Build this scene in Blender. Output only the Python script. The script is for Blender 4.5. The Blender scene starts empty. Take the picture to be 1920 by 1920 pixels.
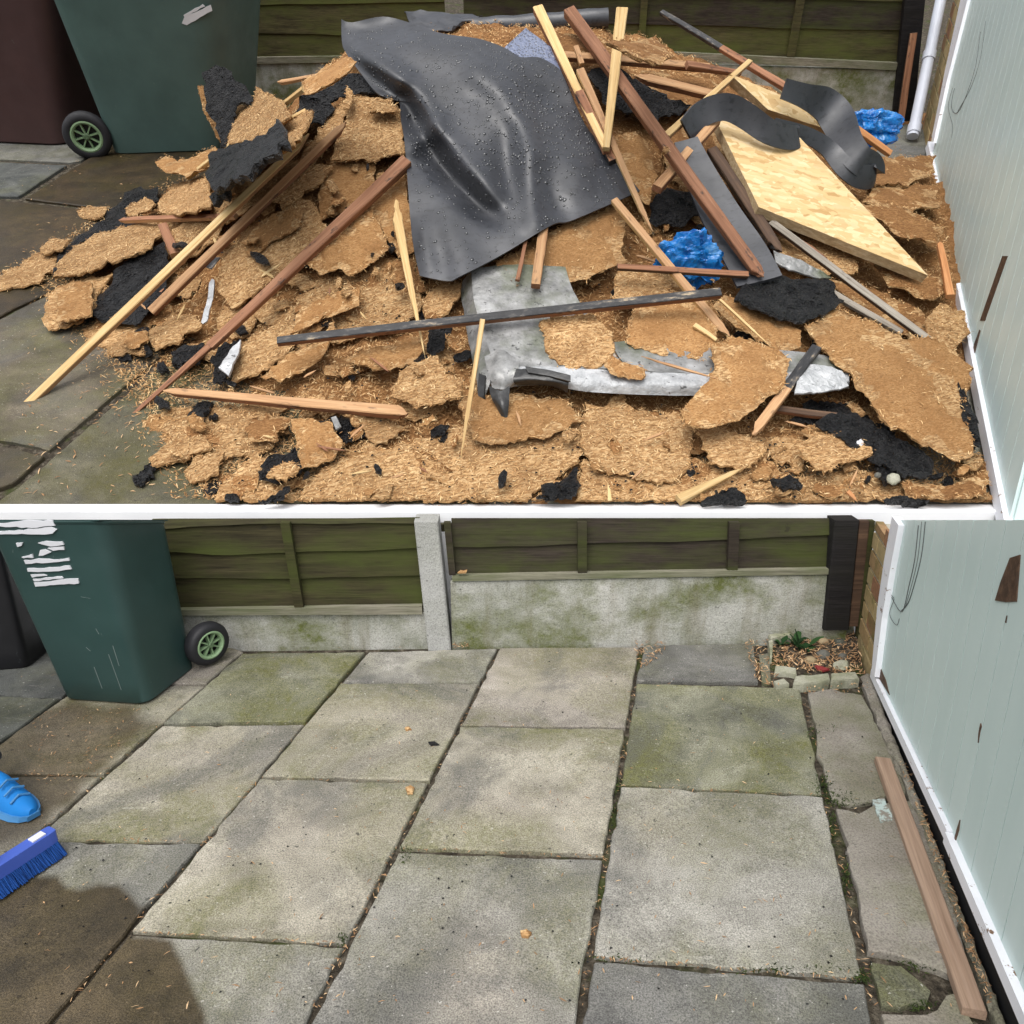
import bpy, bmesh, math, random
import numpy as np
from mathutils import Vector, Matrix, noise
from mathutils.geometry import delaunay_2d_cdt
random.seed(7); rs = np.random.RandomState(11)
R = math.radians
SC = bpy.context.scene
COL = SC.collection
# ------------------------------------------------------------------ camera
F = 1400.0                      # focal length in pixels of a 1920 px square
P_LOW = math.atan(430/1400)     # pitch of the camera over the level lower yard
Q_UP = R(43.0)                  # pitch of the camera relative to the sloping upper yard
H_LOW, H_UP = 1.20, 1.77
cd = bpy.data.cameras.new('camera'); cam = bpy.data.objects.new('camera', cd); COL.objects.link(cam)
cd.sensor_width = 36; cd.sensor_height = 36; cd.lens = 36*F/1920; cd.clip_start = .05; cd.clip_end = 400
cam.location = (0, 0, H_LOW); cam.rotation_euler = (math.pi/2-P_LOW, 0, 0)
SC.camera = cam
# ------------------------------------------------------------------ sky, sun, exposure
W = bpy.data.worlds.new('World'); SC.world = W; W.use_nodes = True
wn = W.node_tree.nodes; wl = W.node_tree.links; wn.clear()
sky = wn.new('ShaderNodeTexSky'); sky.sky_type = 'NISHITA'; sky.sun_disc = False
SUN_EL, SUN_AZ = R(58), R(200)          # azimuth measured clockwise from +Y
sky.sun_elevation = SUN_EL; sky.sun_rotation = SUN_AZ; sky.air_density = 1.0; sky.dust_density = 4.0
hs = wn.new('ShaderNodeHueSaturation'); hs.inputs['Saturation'].default_value = .22
bg = wn.new('ShaderNodeBackground'); bg.inputs[1].default_value = .15
wo = wn.new('ShaderNodeOutputWorld')
wl.new(sky.outputs[0], hs.inputs['Color']); wl.new(hs.outputs[0], bg.inputs[0]); wl.new(bg.outputs[0], wo.inputs[0])
sd = bpy.data.lights.new('sun', 'SUN'); sd.energy = 0.95; sd.angle = R(60); sd.color = (1, .96, .9)
so = bpy.data.objects.new('sun', sd); COL.objects.link(so)
sdir = Vector((math.sin(SUN_AZ)*math.cos(SUN_EL), math.cos(SUN_AZ)*math.cos(SUN_EL), math.sin(SUN_EL)))
so.rotation_euler = sdir.to_track_quat('Z', 'Y').to_euler(); so.location = sdir*30
SC.view_settings.view_transform = 'Standard'; SC.view_settings.look = 'None'
SC.view_settings.exposure = 0.68; SC.view_settings.gamma = 1; SC.view_settings.use_curve_mapping = False

# ------------------------------------------------------------------ yards: two level frames seen by the one camera
class Yard:
    def __init__(s, H, q, M): s.H, s.q, s.M = H, q, M; s.c, s.s = math.cos(q), math.sin(q)
    def ray(s, x, y):
        a = (x-960)/F; b = (960-y)/F
        return Vector((a, s.c+b*s.s, -s.s+b*s.c))
    def g(s, x, y, z=0.0):
        d = s.ray(x, y); t = (z-s.H)/d.z
        return Vector((0, 0, s.H))+d*t
    def at(s, x, y, t): return Vector((0, 0, s.H))+s.ray(x, y)*t
    def pl(s, x, y, p0, n):
        d = s.ray(x, y); o = Vector((0, 0, s.H))
        return o+d*((p0-o).dot(n)/d.dot(n))
    def aty(s, x, y, yy):
        d = s.ray(x, y); return Vector((0, 0, s.H))+d*(yy/d.y)
    def proj(s, p):
        v = Vector(p)-Vector((0, 0, s.H)); t = v.y*s.c-v.z*s.s; u = v.y*s.s+v.z*s.c
        return 960+F*v.x/t, 960-F*u/t
LO = Yard(H_LOW, P_LOW, Matrix.Identity(4))
_r = Vector((1, 0, 0)); _d = Vector((0, math.cos(P_LOW), -math.sin(P_LOW))); _u = Vector((0, math.sin(P_LOW), math.cos(P_LOW)))
_V = _d*math.cos(Q_UP)+_u*math.sin(Q_UP); _N = _u*math.cos(Q_UP)-_d*math.sin(Q_UP)
_o = Vector((0, 0, H_LOW))-_N*H_UP
UP = Yard(H_UP, Q_UP, Matrix(((_r.x, _V.x, _N.x, _o.x), (_r.y, _V.y, _N.y, _o.y), (_r.z, _V.z, _N.z, _o.z), (0, 0, 0, 1))))

# ------------------------------------------------------------------ object helpers
def tag(o, label=None, cat=None, group=None, kind=None):
    if label: o['label'] = label
    if cat: o['category'] = cat
    if group: o['group'] = group
    if kind: o['kind'] = kind
    return o
def frame(o, x=None, z=None):
    z = Vector(z or (0, 0, 1)).normalized(); x = Vector(x or (1, 0, 0)); x = (x-z*x.dot(z)).normalized(); y = z.cross(x)
    return Matrix(((x.x, y.x, z.x, o[0]), (x.y, y.y, z.y, o[1]), (x.z, y.z, z.z, o[2]), (0, 0, 0, 1)))
def empty(name, yd, base, label=None, cat=None, group=None, kind=None):
    o = bpy.data.objects.new(name, None); COL.objects.link(o); o.empty_display_size = .05
    o.matrix_world = yd.M @ frame(base); o['_b'] = list(base)
    return tag(o, label, cat, group, kind)
def mesh(name, V, Fc, mats, smooth=False, mi=None):
    m = bpy.data.meshes.new(name); m.from_pydata([tuple(v) for v in V], [], Fc)
    for q in (mats if isinstance(mats, (list, tuple)) else [mats]): m.materials.append(q)
    if mi is not None: m.polygons.foreach_set('material_index', mi)
    if smooth: m.polygons.foreach_set('use_smooth', [True]*len(m.polygons))
    m.update()
    if smooth: m.set_sharp_from_angle(angle=math.radians(46))
    return m
def put(name, V, Fc, mats, yd, parent=None, fr=None, smooth=False, mi=None, base=None, **tags):
    """V in yard coordinates; fr an own frame (V then in that frame). Child of parent (an object made by empty/put)."""
    if fr is None:
        if base is None:
            a = np.array([tuple(v) for v in V]); base = Vector((a[:, 0].mean(), a[:, 1].mean(), a[:, 2].min()))
        fr = frame(base); V = [Vector(v)-Vector(base) for v in V]
    m = mesh(name, V, Fc, mats, smooth, mi)
    o = bpy.data.objects.new(name, m); COL.objects.link(o)
    if parent is not None:
        o.parent = parent
        o.matrix_parent_inverse = Matrix.Identity(4)
        o.matrix_basis = PM[parent.name].inverted() @ fr
    else: o.matrix_world = yd.M @ fr
    PM[o.name] = fr
    tag(o, **tags); return o
PM = {}
_e = empty
def empty(name, yd, base, **k):
    o = _e(name, yd, base, **k); del o['_b']; PM[o.name] = frame(base); return o
class MB:
    def __init__(s): s.V = []; s.F = []; s.mi = []
    def add(s, V, Fc, mi=0):
        n = len(s.V); s.V += [Vector(v) for v in V]; s.F += [[i+n for i in f] for f in Fc]; s.mi += [mi]*len(Fc); return s
    def box(s, o, x, y, z, mi=0, bev=0):
        """box from corner o with edge vectors x, y, z"""
        o, x, y, z = map(Vector, (o, x, y, z))
        V = [o, o+x, o+x+y, o+y, o+z, o+x+z, o+x+y+z, o+y+z]
        return s.add(V, [[3, 2, 1, 0], [4, 5, 6, 7], [0, 1, 5, 4], [1, 2, 6, 5], [2, 3, 7, 6], [3, 0, 4, 7]], mi)
    def loft(s, rings, mi=0, cap=True):
        n = len(rings[0]); V = [p for r in rings for p in r]; Fc = []
        for k in range(len(rings)-1):
            for i in range(n):
                j = (i+1) % n; Fc.append([k*n+i, k*n+j, (k+1)*n+j, (k+1)*n+i])
        if cap: Fc.append(list(range(n-1, -1, -1))); Fc.append([(len(rings)-1)*n+i for i in range(n)])
        return s.add(V, Fc, mi)
    def tube(s, pts, r, n=8, mi=0):
        pts = [Vector(p) for p in pts]; rings = []
        for i, p in enumerate(pts):
            d = (pts[min(i+1, len(pts)-1)]-pts[max(i-1, 0)]).normalized()
            a = d.orthogonal().normalized() if i == 0 else (a-d*a.dot(d)).normalized()
            b = d.cross(a); rr = r[i] if isinstance(r, (list, tuple)) else r
            rings.append([p+(a*math.cos(t)+b*math.sin(t))*rr for t in [2*math.pi*k/n for k in range(n)]])
        return s.loft(rings, mi)
    def put(s, name, mats, yd, parent=None, **k): return put(name, s.V, s.F, mats, yd, parent, mi=s.mi, **k)
def interp(x, tab):
    if x <= tab[0][0]: return tab[0][1]
    for (a, b), (c, d) in zip(tab, tab[1:]):
        if x <= c: return b+(d-b)*(x-a)/(c-a)
    return tab[-1][1]
def nz(x, y, z=0.0): return noise.noise(Vector((x, y, z)))
def inpoly(x, y, P):
    c = False; n = len(P); j = n-1
    for i in range(n):
        if (P[i][1] > y) != (P[j][1] > y) and x < (P[j][0]-P[i][0])*(y-P[i][1])/(P[j][1]-P[i][1])+P[i][0]: c = not c
        j = i
    return c
def densify(P, step, jit=0.0, closed=True):
    out = []; n = len(P)
    for i in range(n if closed else n-1):
        a, b = P[i], P[(i+1) % n]; L = math.hypot(b[0]-a[0], b[1]-a[1]); k = max(1, int(L/step))
        for q in range(k):
            t = q/k; j = jit if q else jit*.4
            out.append((a[0]+(b[0]-a[0])*t+random.uniform(-j, j), a[1]+(b[1]-a[1])*t+random.uniform(-j, j)))
    if not closed: out.append(P[-1])
    return out

# ------------------------------------------------------------------ materials
class NT:
    def __init__(s, name):
        s.m = bpy.data.materials.new(name); s.m.use_nodes = True; s.t = s.m.node_tree; s.t.nodes.clear()
        s.out = s.n('ShaderNodeOutputMaterial'); s.b = s.n('ShaderNodeBsdfPrincipled'); s.l(s.b.outputs[0], s.out.inputs[0])
        s.tc = s.n('ShaderNodeTexCoord'); s.oi = s.n('ShaderNodeObjectInfo')
        s.co = s.tc.outputs['Object']
        ad = s.n('ShaderNodeVectorMath'); ad.operation = 'ADD'; mm = s.n('ShaderNodeMath'); mm.operation = 'MULTIPLY'; mm.inputs[1].default_value = 37.0
        s.l(s.oi.outputs['Random'], mm.inputs[0]); s.l(s.co, ad.inputs[0]); s.l(mm.outputs[0], ad.inputs[1]); s.co = ad.outputs[0]
    def n(s, t): return s.t.nodes.new(t)
    def l(s, a, b): s.t.links.new(a, b)
    def map(s, sc, rot=(0, 0, 0)):
        m = s.n('ShaderNodeMapping'); m.inputs['Scale'].default_value = sc if isinstance(sc, (tuple, list)) else (sc,)*3; m.inputs['Rotation'].default_value = rot
        s.l(s.co, m.inputs['Vector']); return m.outputs[0]
    def noise(s, sc, det=4, rough=.6, dist=0.0, rot=(0, 0, 0)):
        k = s.n('ShaderNodeTexNoise'); k.inputs['Scale'].default_value = 1; k.inputs['Detail'].default_value = det
        k.inputs['Roughness'].default_value = rough; k.inputs['Distortion'].default_value = dist
        s.l(s.map(sc, rot), k.inputs['Vector']); return k.outputs['Fac']
    def vor(s, sc, feat='F1', out='Distance', rot=(0, 0, 0)):
        k = s.n('ShaderNodeTexVoronoi'); k.feature = feat; k.inputs['Scale'].default_value = 1; s.l(s.map(sc, rot), k.inputs['Vector']); return k.outputs[out]
    def ramp(s, fac, stops):
        r = s.n('ShaderNodeValToRGB'); e = r.color_ramp.elements
        while len(e) < len(stops): e.new(.5)
        for i, (p, c) in enumerate(stops): e[i].position = p; e[i].color = (c[0], c[1], c[2], 1) if isinstance(c, (tuple, list)) else (c, c, c, 1)
        s.l(fac, r.inputs[0]); return r.outputs[0]
    def mix(s, fac, a, b, mode='MIX'):
        k = s.n('ShaderNodeMix'); k.data_type = 'RGBA'; k.blend_type = mode
        for v, i in ((fac, 0), (a, 6), (b, 7)):
            if isinstance(v, (int, float)): k.inputs[i].default_value = v if i == 0 else (v, v, v, 1)
            elif isinstance(v, (tuple, list)): k.inputs[i].default_value = (v[0], v[1], v[2], 1)
            else: s.l(v, k.inputs[i])
        return k.outputs[2]
    def math(s, op, a, b=0.0):
        k = s.n('ShaderNodeMath'); k.operation = op
        for i, v in enumerate((a, b)):
            if isinstance(v, (int, float)): k.inputs[i].default_value = v
            else: s.l(v, k.inputs[i])
        return k.outputs[0]
    def attr(s, name):
        k = s.n('ShaderNodeAttribute'); k.attribute_name = name; return k.outputs['Fac']
    def tint(s, col, lo=.82, hi=1.15):
        r = s.ramp(s.oi.outputs['Random'], [(0, lo), (1, hi)]); return s.mix(1.0, col, r, 'MULTIPLY')
    def done(s, col, rough=.8, bump=None, bstr=.3, bdist=.01, spec=.3, **k):
        for v, nm in ((col, 'Base Color'), (rough, 'Roughness'), (spec, 'Specular IOR Level')):
            if isinstance(v, (int, float)) : s.b.inputs[nm].default_value = v
            elif isinstance(v, (tuple, list)): s.b.inputs[nm].default_value = (v[0], v[1], v[2], 1)
            else: s.l(v, s.b.inputs[nm])
        if bump is not None:
            b = s.n('ShaderNodeBump'); b.inputs['Strength'].default_value = bstr; b.inputs['Distance'].default_value = bdist
            s.l(bump, b.inputs['Height']); s.l(b.outputs[0], s.b.inputs['Normal'])
        for a, v in k.items(): s.b.inputs[a.replace('_', ' ')].default_value = v
        return s.m

def chip_mat(name, cols, flake, torn):
    t = NT(name)
    v = t.n('ShaderNodeTexVoronoi'); v.inputs['Scale'].default_value = 1
    wob = t.noise(18, 2); 
    mp = t.map((flake, flake*2.6, flake*2.6)); va = t.n('ShaderNodeVectorMath'); va.operation = 'ADD'
    sc_ = t.n('ShaderNodeVectorMath'); sc_.operation = 'SCALE'; nn = t.n('ShaderNodeTexNoise'); nn.inputs['Scale'].default_value = 9; t.l(t.co, nn.inputs['Vector'])
    t.l(nn.outputs['Color'], sc_.inputs[0]); sc_.inputs['Scale'].default_value = 5.0 if torn else 2.5
    t.l(mp, va.inputs[0]); t.l(sc_.outputs[0], va.inputs[1]); t.l(va.outputs[0], v.inputs['Vector'])
    cell = t.n('ShaderNodeSeparateColor'); t.l(v.outputs['Color'], cell.inputs[0])
    c = t.ramp(cell.outputs[0], [(0, cols[0]), (.45, cols[1]), (1, cols[2])])
    c = t.mix(t.ramp(t.noise(7, 5), [(.38, 0), (.68, .75)]), c, cols[0])
    c = t.mix(.55, c, t.ramp(t.noise(160, 2), [(.25, .35), (.75, 1.0)]), 'MULTIPLY') if not torn else t.mix(.35, c, t.ramp(t.noise(110, 2), [(.25, .3), (.7, 1.0)]), 'MULTIPLY')
    c = t.tint(c, .8, 1.12)
    h = t.math('ADD', t.math('MULTIPLY', cell.outputs[1], .6), t.math('ADD', t.noise(60, 3), t.math('MULTIPLY', t.noise(12, 3), 1.2)))
    return t.done(c, .88, h, .75 if torn else .3, .012 if torn else .005, .15)
M_SMOOTH = chip_mat('chipboard_face', [(.29, .145, .055), (.42, .225, .088), (.52, .31, .14)], 110, False)
M_TORN = chip_mat('chipboard_torn', [(.27, .145, .06), (.52, .31, .14), (.70, .48, .25)], 65, True)
M_WET_GAP = chip_mat('chipboard_damp_gap_shade', [(.20, .092, .034), (.31, .155, .058), (.43, .23, .095)], 90, False)
M_EDGE = chip_mat('chipboard_edge', [(.24, .125, .05), (.42, .24, .10), (.58, .37, .17)], 85, True)
def fibre_mat(name, stops):
    t = NT(name); ge = t.n('ShaderNodeNewGeometry')
    return t.done(t.ramp(ge.outputs['Random Per Island'], stops), .85, spec=.15)
M_FIB = fibre_mat('wood_fibre', [(0, (.20, .10, .04)), (.4, (.42, .235, .10)), (.8, (.60, .385, .18)), (1, (.76, .56, .31))])
M_FIBLO = fibre_mat('wood_sliver', [(0, (.20, .11, .055)), (.6, (.38, .225, .115)), (1, (.62, .44, .26))])

def wood_mat(name, c0, c1, c2, spots=0, rough=.7):
    t = NT(name)
    g = t.noise((2.2, 60, 60), 5, .6, .6)
    c = t.ramp(g, [(.28, c0), (.5, c1), (.74, c2)])
    c = t.mix(.6, c, t.ramp(t.noise((9, 260, 260), 2), [(.3, .62), (.7, 1.0)]), 'MULTIPLY')
    if spots: c = t.mix(t.ramp(t.noise((14, 40, 40), 3), [(.60, 0), (.70, spots)]), c, (.05, .035, .028))
    return t.done(t.tint(c, .85, 1.12), rough, g, .35, .004, .25)
M_PALE = wood_mat('fresh_softwood', (.46, .28, .11), (.64, .44, .20), (.75, .57, .31))
M_RED = wood_mat('old_red_wood', (.17, .072, .037), (.29, .135, .072), (.40, .21, .12), .85)
M_TAN = wood_mat('tan_softwood', (.33, .17, .08), (.47, .27, .135), (.58, .37, .20), .5)
M_GREY = wood_mat('weathered_grey_wood', (.15, .125, .10), (.30, .265, .22), (.46, .42, .36), .5)
M_DARKW = wood_mat('dark_damp_wood', (.045, .027, .018), (.085, .05, .032), (.15, .09, .055), .5)
M_PLANK = wood_mat('planed_brown_wood', (.29, .19, .13), (.37, .255, .18), (.45, .32, .235))
M_ORANGE = wood_mat('orange_wood', (.42, .17, .06), (.55, .25, .10), (.65, .34, .15))
def tar_wood():
    t = NT('tarred_wood')
    c = t.ramp(t.noise((10, 34, 34), 5, .7), [(.34, (.012, .012, .013)), (.52, (.03, .03, .032)), (.60, (.10, .09, .08)), (.67, (.40, .31, .20))])
    return t.done(c, .55, t.noise((30, 60, 60), 4), .6, .006, .4)
M_TARW = tar_wood()
def felt():
    t = NT('tar_felt'); n1 = t.noise(38, 5, .7); n2 = t.vor(90)
    c = t.ramp(t.noise(30, 4, .7), [(.3, (.004, .004, .005)), (.6, (.012, .012, .013)), (.8, (.035, .033, .031))])
    c = t.mix(t.ramp(t.noise(150, 2), [(.68, 0), (.74, .6)]), c, (.22, .17, .12))
    return t.done(c, t.ramp(t.noise(20, 3), [(.35, .22), (.7, .62)]), t.math('ADD', t.math('MULTIPLY', n1, 1.6), t.math('MULTIPLY', n2, .7)), 1.0, .03, .55)
M_FELT = felt()
def rubber():
    t = NT('rubber_membrane')
    c = t.ramp(t.noise(5, 5), [(.3, (.024, .026, .031)), (.7, (.044, .047, .056))])
    c = t.mix(t.ramp(t.noise((24, 60, 40), 4, .7), [(.55, 0), (.63, .8)]), c, (.014, .015, .018))
    c = t.mix(t.ramp(t.noise(300, 2), [(.70, 0), (.76, .25)]), c, (.20, .20, .21))
    r = t.ramp(t.noise(9, 4), [(.35, .34), (.65, .58)])
    return t.done(c, r, t.noise(130, 3), .10, .003, .62)
M_RUB = rubber()
def wetsheet():
    t = NT('wet_blue_grey_sheet'); v = t.vor(80)
    return t.done(t.ramp(v, [(.25, (.05, .055, .07)), (.45, (.15, .175, .26))]), .35, v, .5, .004, .5)
M_WETSHEET = wetsheet()
def drop():
    t = NT('water_drop'); return t.done((.03, .032, .036), .06, spec=.9)
M_DROP = drop()
def osb():
    t = NT('strand_board')
    def lay(rot, sx, sy):
        v = t.n('ShaderNodeTexVoronoi'); v.inputs['Scale'].default_value = 1; va = t.n('ShaderNodeVectorMath'); va.operation = 'MULTIPLY_ADD'; va.inputs[1].default_value = (2.2, 2.2, 2.2); nn = t.n('ShaderNodeTexNoise'); nn.inputs['Scale'].default_value = 14; t.l(t.co, nn.inputs['Vector']); t.l(nn.outputs['Color'], va.inputs[0]); t.l(t.map((sx, sy, 8), (0, 0, rot)), va.inputs[2]); t.l(va.outputs[0], v.inputs['Vector'])
        s = t.n('ShaderNodeSeparateColor'); t.l(v.outputs['Color'], s.inputs[0]); return s.outputs
    a = lay(.5, 9, 38); b = lay(-.6, 8, 36); m = t.ramp(t.vor(16, out='Color'), [(.48, 0), (.52, 1)])
    f = t.mix(m, a[0], b[1])
    c = t.ramp(f, [(0, (.46, .28, .11)), (.18, (.60, .41, .19)), (.5, (.67, .48, .24)), (.85, (.75, .58, .34)), (1, (.52, .33, .14))])
    c = t.mix(.35, c, t.ramp(t.noise((15, 160, 20), 3, rot=(0, 0, .5)), [(.3, .7), (.7, 1)]), 'MULTIPLY')
    return t.done(c, .62, t.math('ADD', a[2], b[2]), .12, .003, .3)
M_OSB = osb()
M_OSBEDGE = wood_mat('strand_board_edge', (.30, .20, .10), (.45, .33, .19), (.62, .50, .33))
def lead():
    t = NT('silvered_flashing')
    c = t.ramp(t.noise(9, 6, .65), [(.3, (.10, .102, .10)), (.5, (.25, .25, .245)), (.72, (.44, .44, .44))])
    c = t.mix(t.ramp(t.noise(4, 5), [(.48, 0), (.66, .75)]), c, (.085, .10, .045))
    c = t.mix(t.ramp(t.noise(50, 3), [(.62, 0), (.70, .9)]), c, (.03, .03, .03))
    return t.done(c, .42, t.noise(22, 5), .5, .012, .5, Metallic=.25)
M_LEAD = lead()
def foil():
    t = NT('silver_paint'); c = t.ramp(t.noise(14, 5), [(.3, (.30, .31, .32)), (.7, (.56, .57, .58))])
    c = t.mix(t.ramp(t.noise(36, 4), [(.62, 0), (.69, .9)]), c, (.06, .06, .06))
    return t.done(c, .36, t.noise(26, 4), .8, .014, .4, Metallic=.15)
M_FOIL = foil(); M_FOIL.node_tree.nodes['Principled BSDF'].inputs['Roughness'].default_value = .5
def blackplate():
    t = NT('black_bitumen'); return t.done(t.ramp(t.noise(30, 4), [(.3, (.012, .012, .012)), (.7, (.04, .04, .04))]), .33, t.noise(40, 4), .4, .006, .5)
M_BIT = blackplate()
def bluebag():
    t = NT('blue_plastic_bag'); c = t.ramp(t.noise(14, 4), [(.3, (.0, .10, .42)), (.55, (.01, .26, .74)), (.75, (.25, .56, .90))])
    return t.done(c, .16, t.noise(30, 3), .6, .012, .6, Transmission_Weight=.4)
M_BAG = bluebag()
def plastic(name, c, r=.42, var=.15, scr=True):
    t = NT(name); col = t.ramp(t.noise(4, 5), [(.3, tuple(x*(1-var) for x in c)), (.7, tuple(x*(1+var) for x in c))])
    if scr:
        col = t.mix(t.ramp(t.noise((40, 40, 14), 3, .7), [(.70, 0), (.76, .5)]), col, (.20, .24, .23))
        col = t.mix(t.ramp(t.noise(220, 2), [(.74, 0), (.78, .35)]), col, (.3, .33, .32))
    return t.done(col, t.ramp(t.noise(9, 4), [(.3, r*.85), (.7, r*1.25)]), t.noise(180, 2), .06, .002, .45)
M_BIN = plastic('bin_green_plastic', (.024, .055, .051)); M_BINB = plastic('bin_brown_plastic', (.058, .029, .028)); M_BIN_LIT = plastic('bin_green_plastic_lit', (.066, .115, .106)); M_BINK = plastic('bin_black_plastic', (.010, .010, .012))  # upper bin's green is paler: missing skylight is put into the colour
M_TYRE = plastic('tyre_rubber', (.014, .014, .017), .6, .2, False); M_RIM = plastic('rim_green_plastic', (.20, .30, .165), .45, .12, False)
M_STICK = plastic('white_sticker', (.62, .63, .66), .5, .1, False)
M_SCR = plastic('scratched_plastic', (.16, .20, .19), .6, .1, False)
M_SHOE = plastic('blue_shoe_fabric', (.0, .15, .46), .75, .2, False); M_SOLE = plastic('shoe_sole', (.04, .16, .34), .5, .2, False)
M_BROOM = plastic('broom_blue_plastic', (.05, .10, .42), .4, .12, False); M_BRIST = fibre_mat('broom_bristle', [(0, (.004, .022, .10)), (1, (.012, .06, .24))])
M_CLOTH = plastic('dark_trouser', (.02, .022, .03), .9, .2, False)
def white():
    t = NT('white_paint'); c = t.ramp(t.noise(6, 4), [(.3, (.76, .77, .79)), (.7, (.84, .85, .86))])
    return t.done(c, .5, t.noise(60, 3), .08, .002, .35)
M_WHITE = white()
def whitechip():
    t = NT('chipped_white_paint'); c = t.ramp(t.noise(6, 4), [(.3, (.70, .71, .76)), (.7, (.80, .81, .85))])
    c = t.mix(t.ramp(t.noise((20, 20, 34), 5, .75), [(.63, 0), (.66, 1)]), c, (.17, .09, .045))
    return t.done(c, .5, t.noise(60, 3), .1, .002, .35)
M_TRIM = whitechip()
def mint():
    t = NT('mint_painted_board'); c = t.ramp(t.noise((8, 8, 1.2), 5), [(.3, (.50, .62, .605)), (.7, (.57, .685, .67))])
    c = t.mix(t.ramp(t.noise((120, 120, 60), 2), [(.75, 0), (.79, .6)]), c, (.75, .78, .77))
    return t.done(c, .38, t.noise((50, 50, 5), 3), .06, .002, .4)
M_MINT = mint()
def concrete(name, a, b, moss=.5, speck=.5, mscale=3.0):
    t = NT(name); c = t.ramp(t.noise(5, 6, .6), [(.3, a), (.7, b)])
    if moss:
        mk = t.math('MULTIPLY', t.ramp(t.noise((mscale, mscale, mscale*1.5), 6, .62), [(.43, 0), (.60, 1)]), t.ramp(t.noise(46, 3, .7), [(.25, .55), (.6, 1)]))
        c = t.mix(t.math('MULTIPLY', mk, moss), c, (.120, .135, .042))
    if moss > .9: c = t.mix(t.ramp(t.noise((11, 11, 1.6), 5, .7), [(.50, 0), (.70, .6)]), c, (.15, .135, .07))
    c = t.mix(speck, c, t.ramp(t.noise(240, 3, .7), [(.36, .28), (.5, .9), (.68, 1.25)]), 'MULTIPLY')
    c = t.mix(t.ramp(t.noise(75, 2), [(.68, 0), (.73, .55)]), c, (.05, .05, .045))
    return t.done(c, .85, t.math('ADD', t.noise(150, 3), t.noise(25, 4)), .45, .006, .25)
M_POST = concrete('concrete_post', (.34, .34, .33), (.46, .46, .44), .2)
M_GRAVEL = concrete('mossy_gravel_board', (.24, .25, .20), (.54, .53, .50), 1.0, .5, 3.2)
M_STRIP = concrete('poured_concrete', (.17, .15, .12), (.31, .285, .25), .4, .55, 4)
M_STONE = concrete('pale_stone', (.26, .26, .19), (.43, .42, .34), .6, .3, 9)
M_PEB = concrete('pebble', (.09, .09, .08), (.20, .19, .16), .0, .2)
M_PEBT = concrete('tan_pebble', (.24, .18, .10), (.36, .28, .17), .0, .2)
def slab_mat(name, a, b, green, speck, warm=.0):
    t = NT(name)
    c = t.ramp(t.noise(3.2, 6, .66, .8), [(.34, tuple(x*.78 for x in a)), (.52, tuple((x+y)/2 for x, y in zip(a, b))), (.66, tuple(x*1.08 for x in b))])
    c = t.mix(t.ramp(t.noise(7, 5, .65), [(.50, 0), (.70, .7)]), c, tuple(x*.5 for x in a))
    mk = t.math('MULTIPLY', t.ramp(t.noise(3.1, 5, .62, .5), [(.42, 0), (.60, 1)]), t.ramp(t.noise(70, 3, .7), [(.30, .45), (.62, 1)]))
    c = t.mix(t.math('MULTIPLY', mk, green), c, (.135, .135, .045))
    c = t.mix(t.attr('wear'), c, (.40, .36, .30))
    c = t.mix(t.ramp(t.noise(1.9, 5, .7, 1.2), [(.50, 0), (.64, .55)]), c, (.105, .105, .10))
    c = t.mix(t.ramp(t.noise((13, 60, 13), 4, .75, .6, (0, 0, .7)), [(.63, 0), (.72, .35)]), c, (.50, .48, .43))
    c = t.mix(speck, c, t.ramp(t.noise(330, 3, .75), [(.36, .10), (.5, .88), (.64, 1.5)]), 'MULTIPLY')
    c = t.mix(t.ramp(t.noise(120, 2, .6), [(.69, 0), (.73, .5)]), c, (.62, .60, .55))
    c = t.mix(t.ramp(t.noise(55, 2, .6), [(.70, 0), (.74, .7)]), c, (.035, .034, .03))
    w = t.attr('wet')
    wc = t.mix(1.0, c, t.ramp(t.noise(14, 5, .7), [(.3, (.20, .165, .12)), (.72, (.46, .36, .23))]), 'MULTIPLY')
    c = t.mix(w, c, wc)
    rg = t.math('SUBTRACT', .88, t.math('MULTIPLY', w, .38))
    return t.done(c, rg, t.math('ADD', t.noise(300, 3), t.math('MULTIPLY', t.noise(45, 4), .8)), .5, .004, .3)
M_SL = [slab_mat('slab_tan', (.25, .23, .18), (.40, .37, .30), .75, .6), slab_mat('slab_grey', (.23, .22, .19), (.37, .355, .315), .45, .62),
        slab_mat('slab_green', (.15, .15, .105), (.28, .275, .205), 1.0, .65), slab_mat('slab_dark', (.12, .118, .11), (.21, .205, .19), .3, .6),
        slab_mat('slab_pinkish', (.26, .235, .20), (.41, .37, .32), .7, .65), slab_mat('slab_damp', (.085, .072, .05), (.165, .14, .10), .5, .5),
        slab_mat('slab_slate', (.055, .06, .058), (.105, .108, .10), .3, .4)]
def soil():
    t = NT('joint_soil'); c = t.ramp(t.noise(40, 5, .7), [(.3, (.022, .019, .015)), (.5, (.06, .05, .037)), (.75, (.20, .175, .135))])
    c = t.mix(t.ramp(t.noise(6, 4), [(.55, 0), (.65, .8)]), c, (.05, .065, .018))
    return t.done(c, .95, t.noise(80, 4), .9, .015, .1)
M_SOIL = soil()
def paintpatch():
    t = NT('flaked_mint_paint'); c = t.mix(t.ramp(t.noise(60, 5, .7), [(.44, 0), (.54, 1)]), (.20, .18, .15), (.38, .46, .44))
    return t.done(c, .7, t.noise(90, 3), .4, .003, .2)
M_PAINTP = paintpatch()
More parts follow.
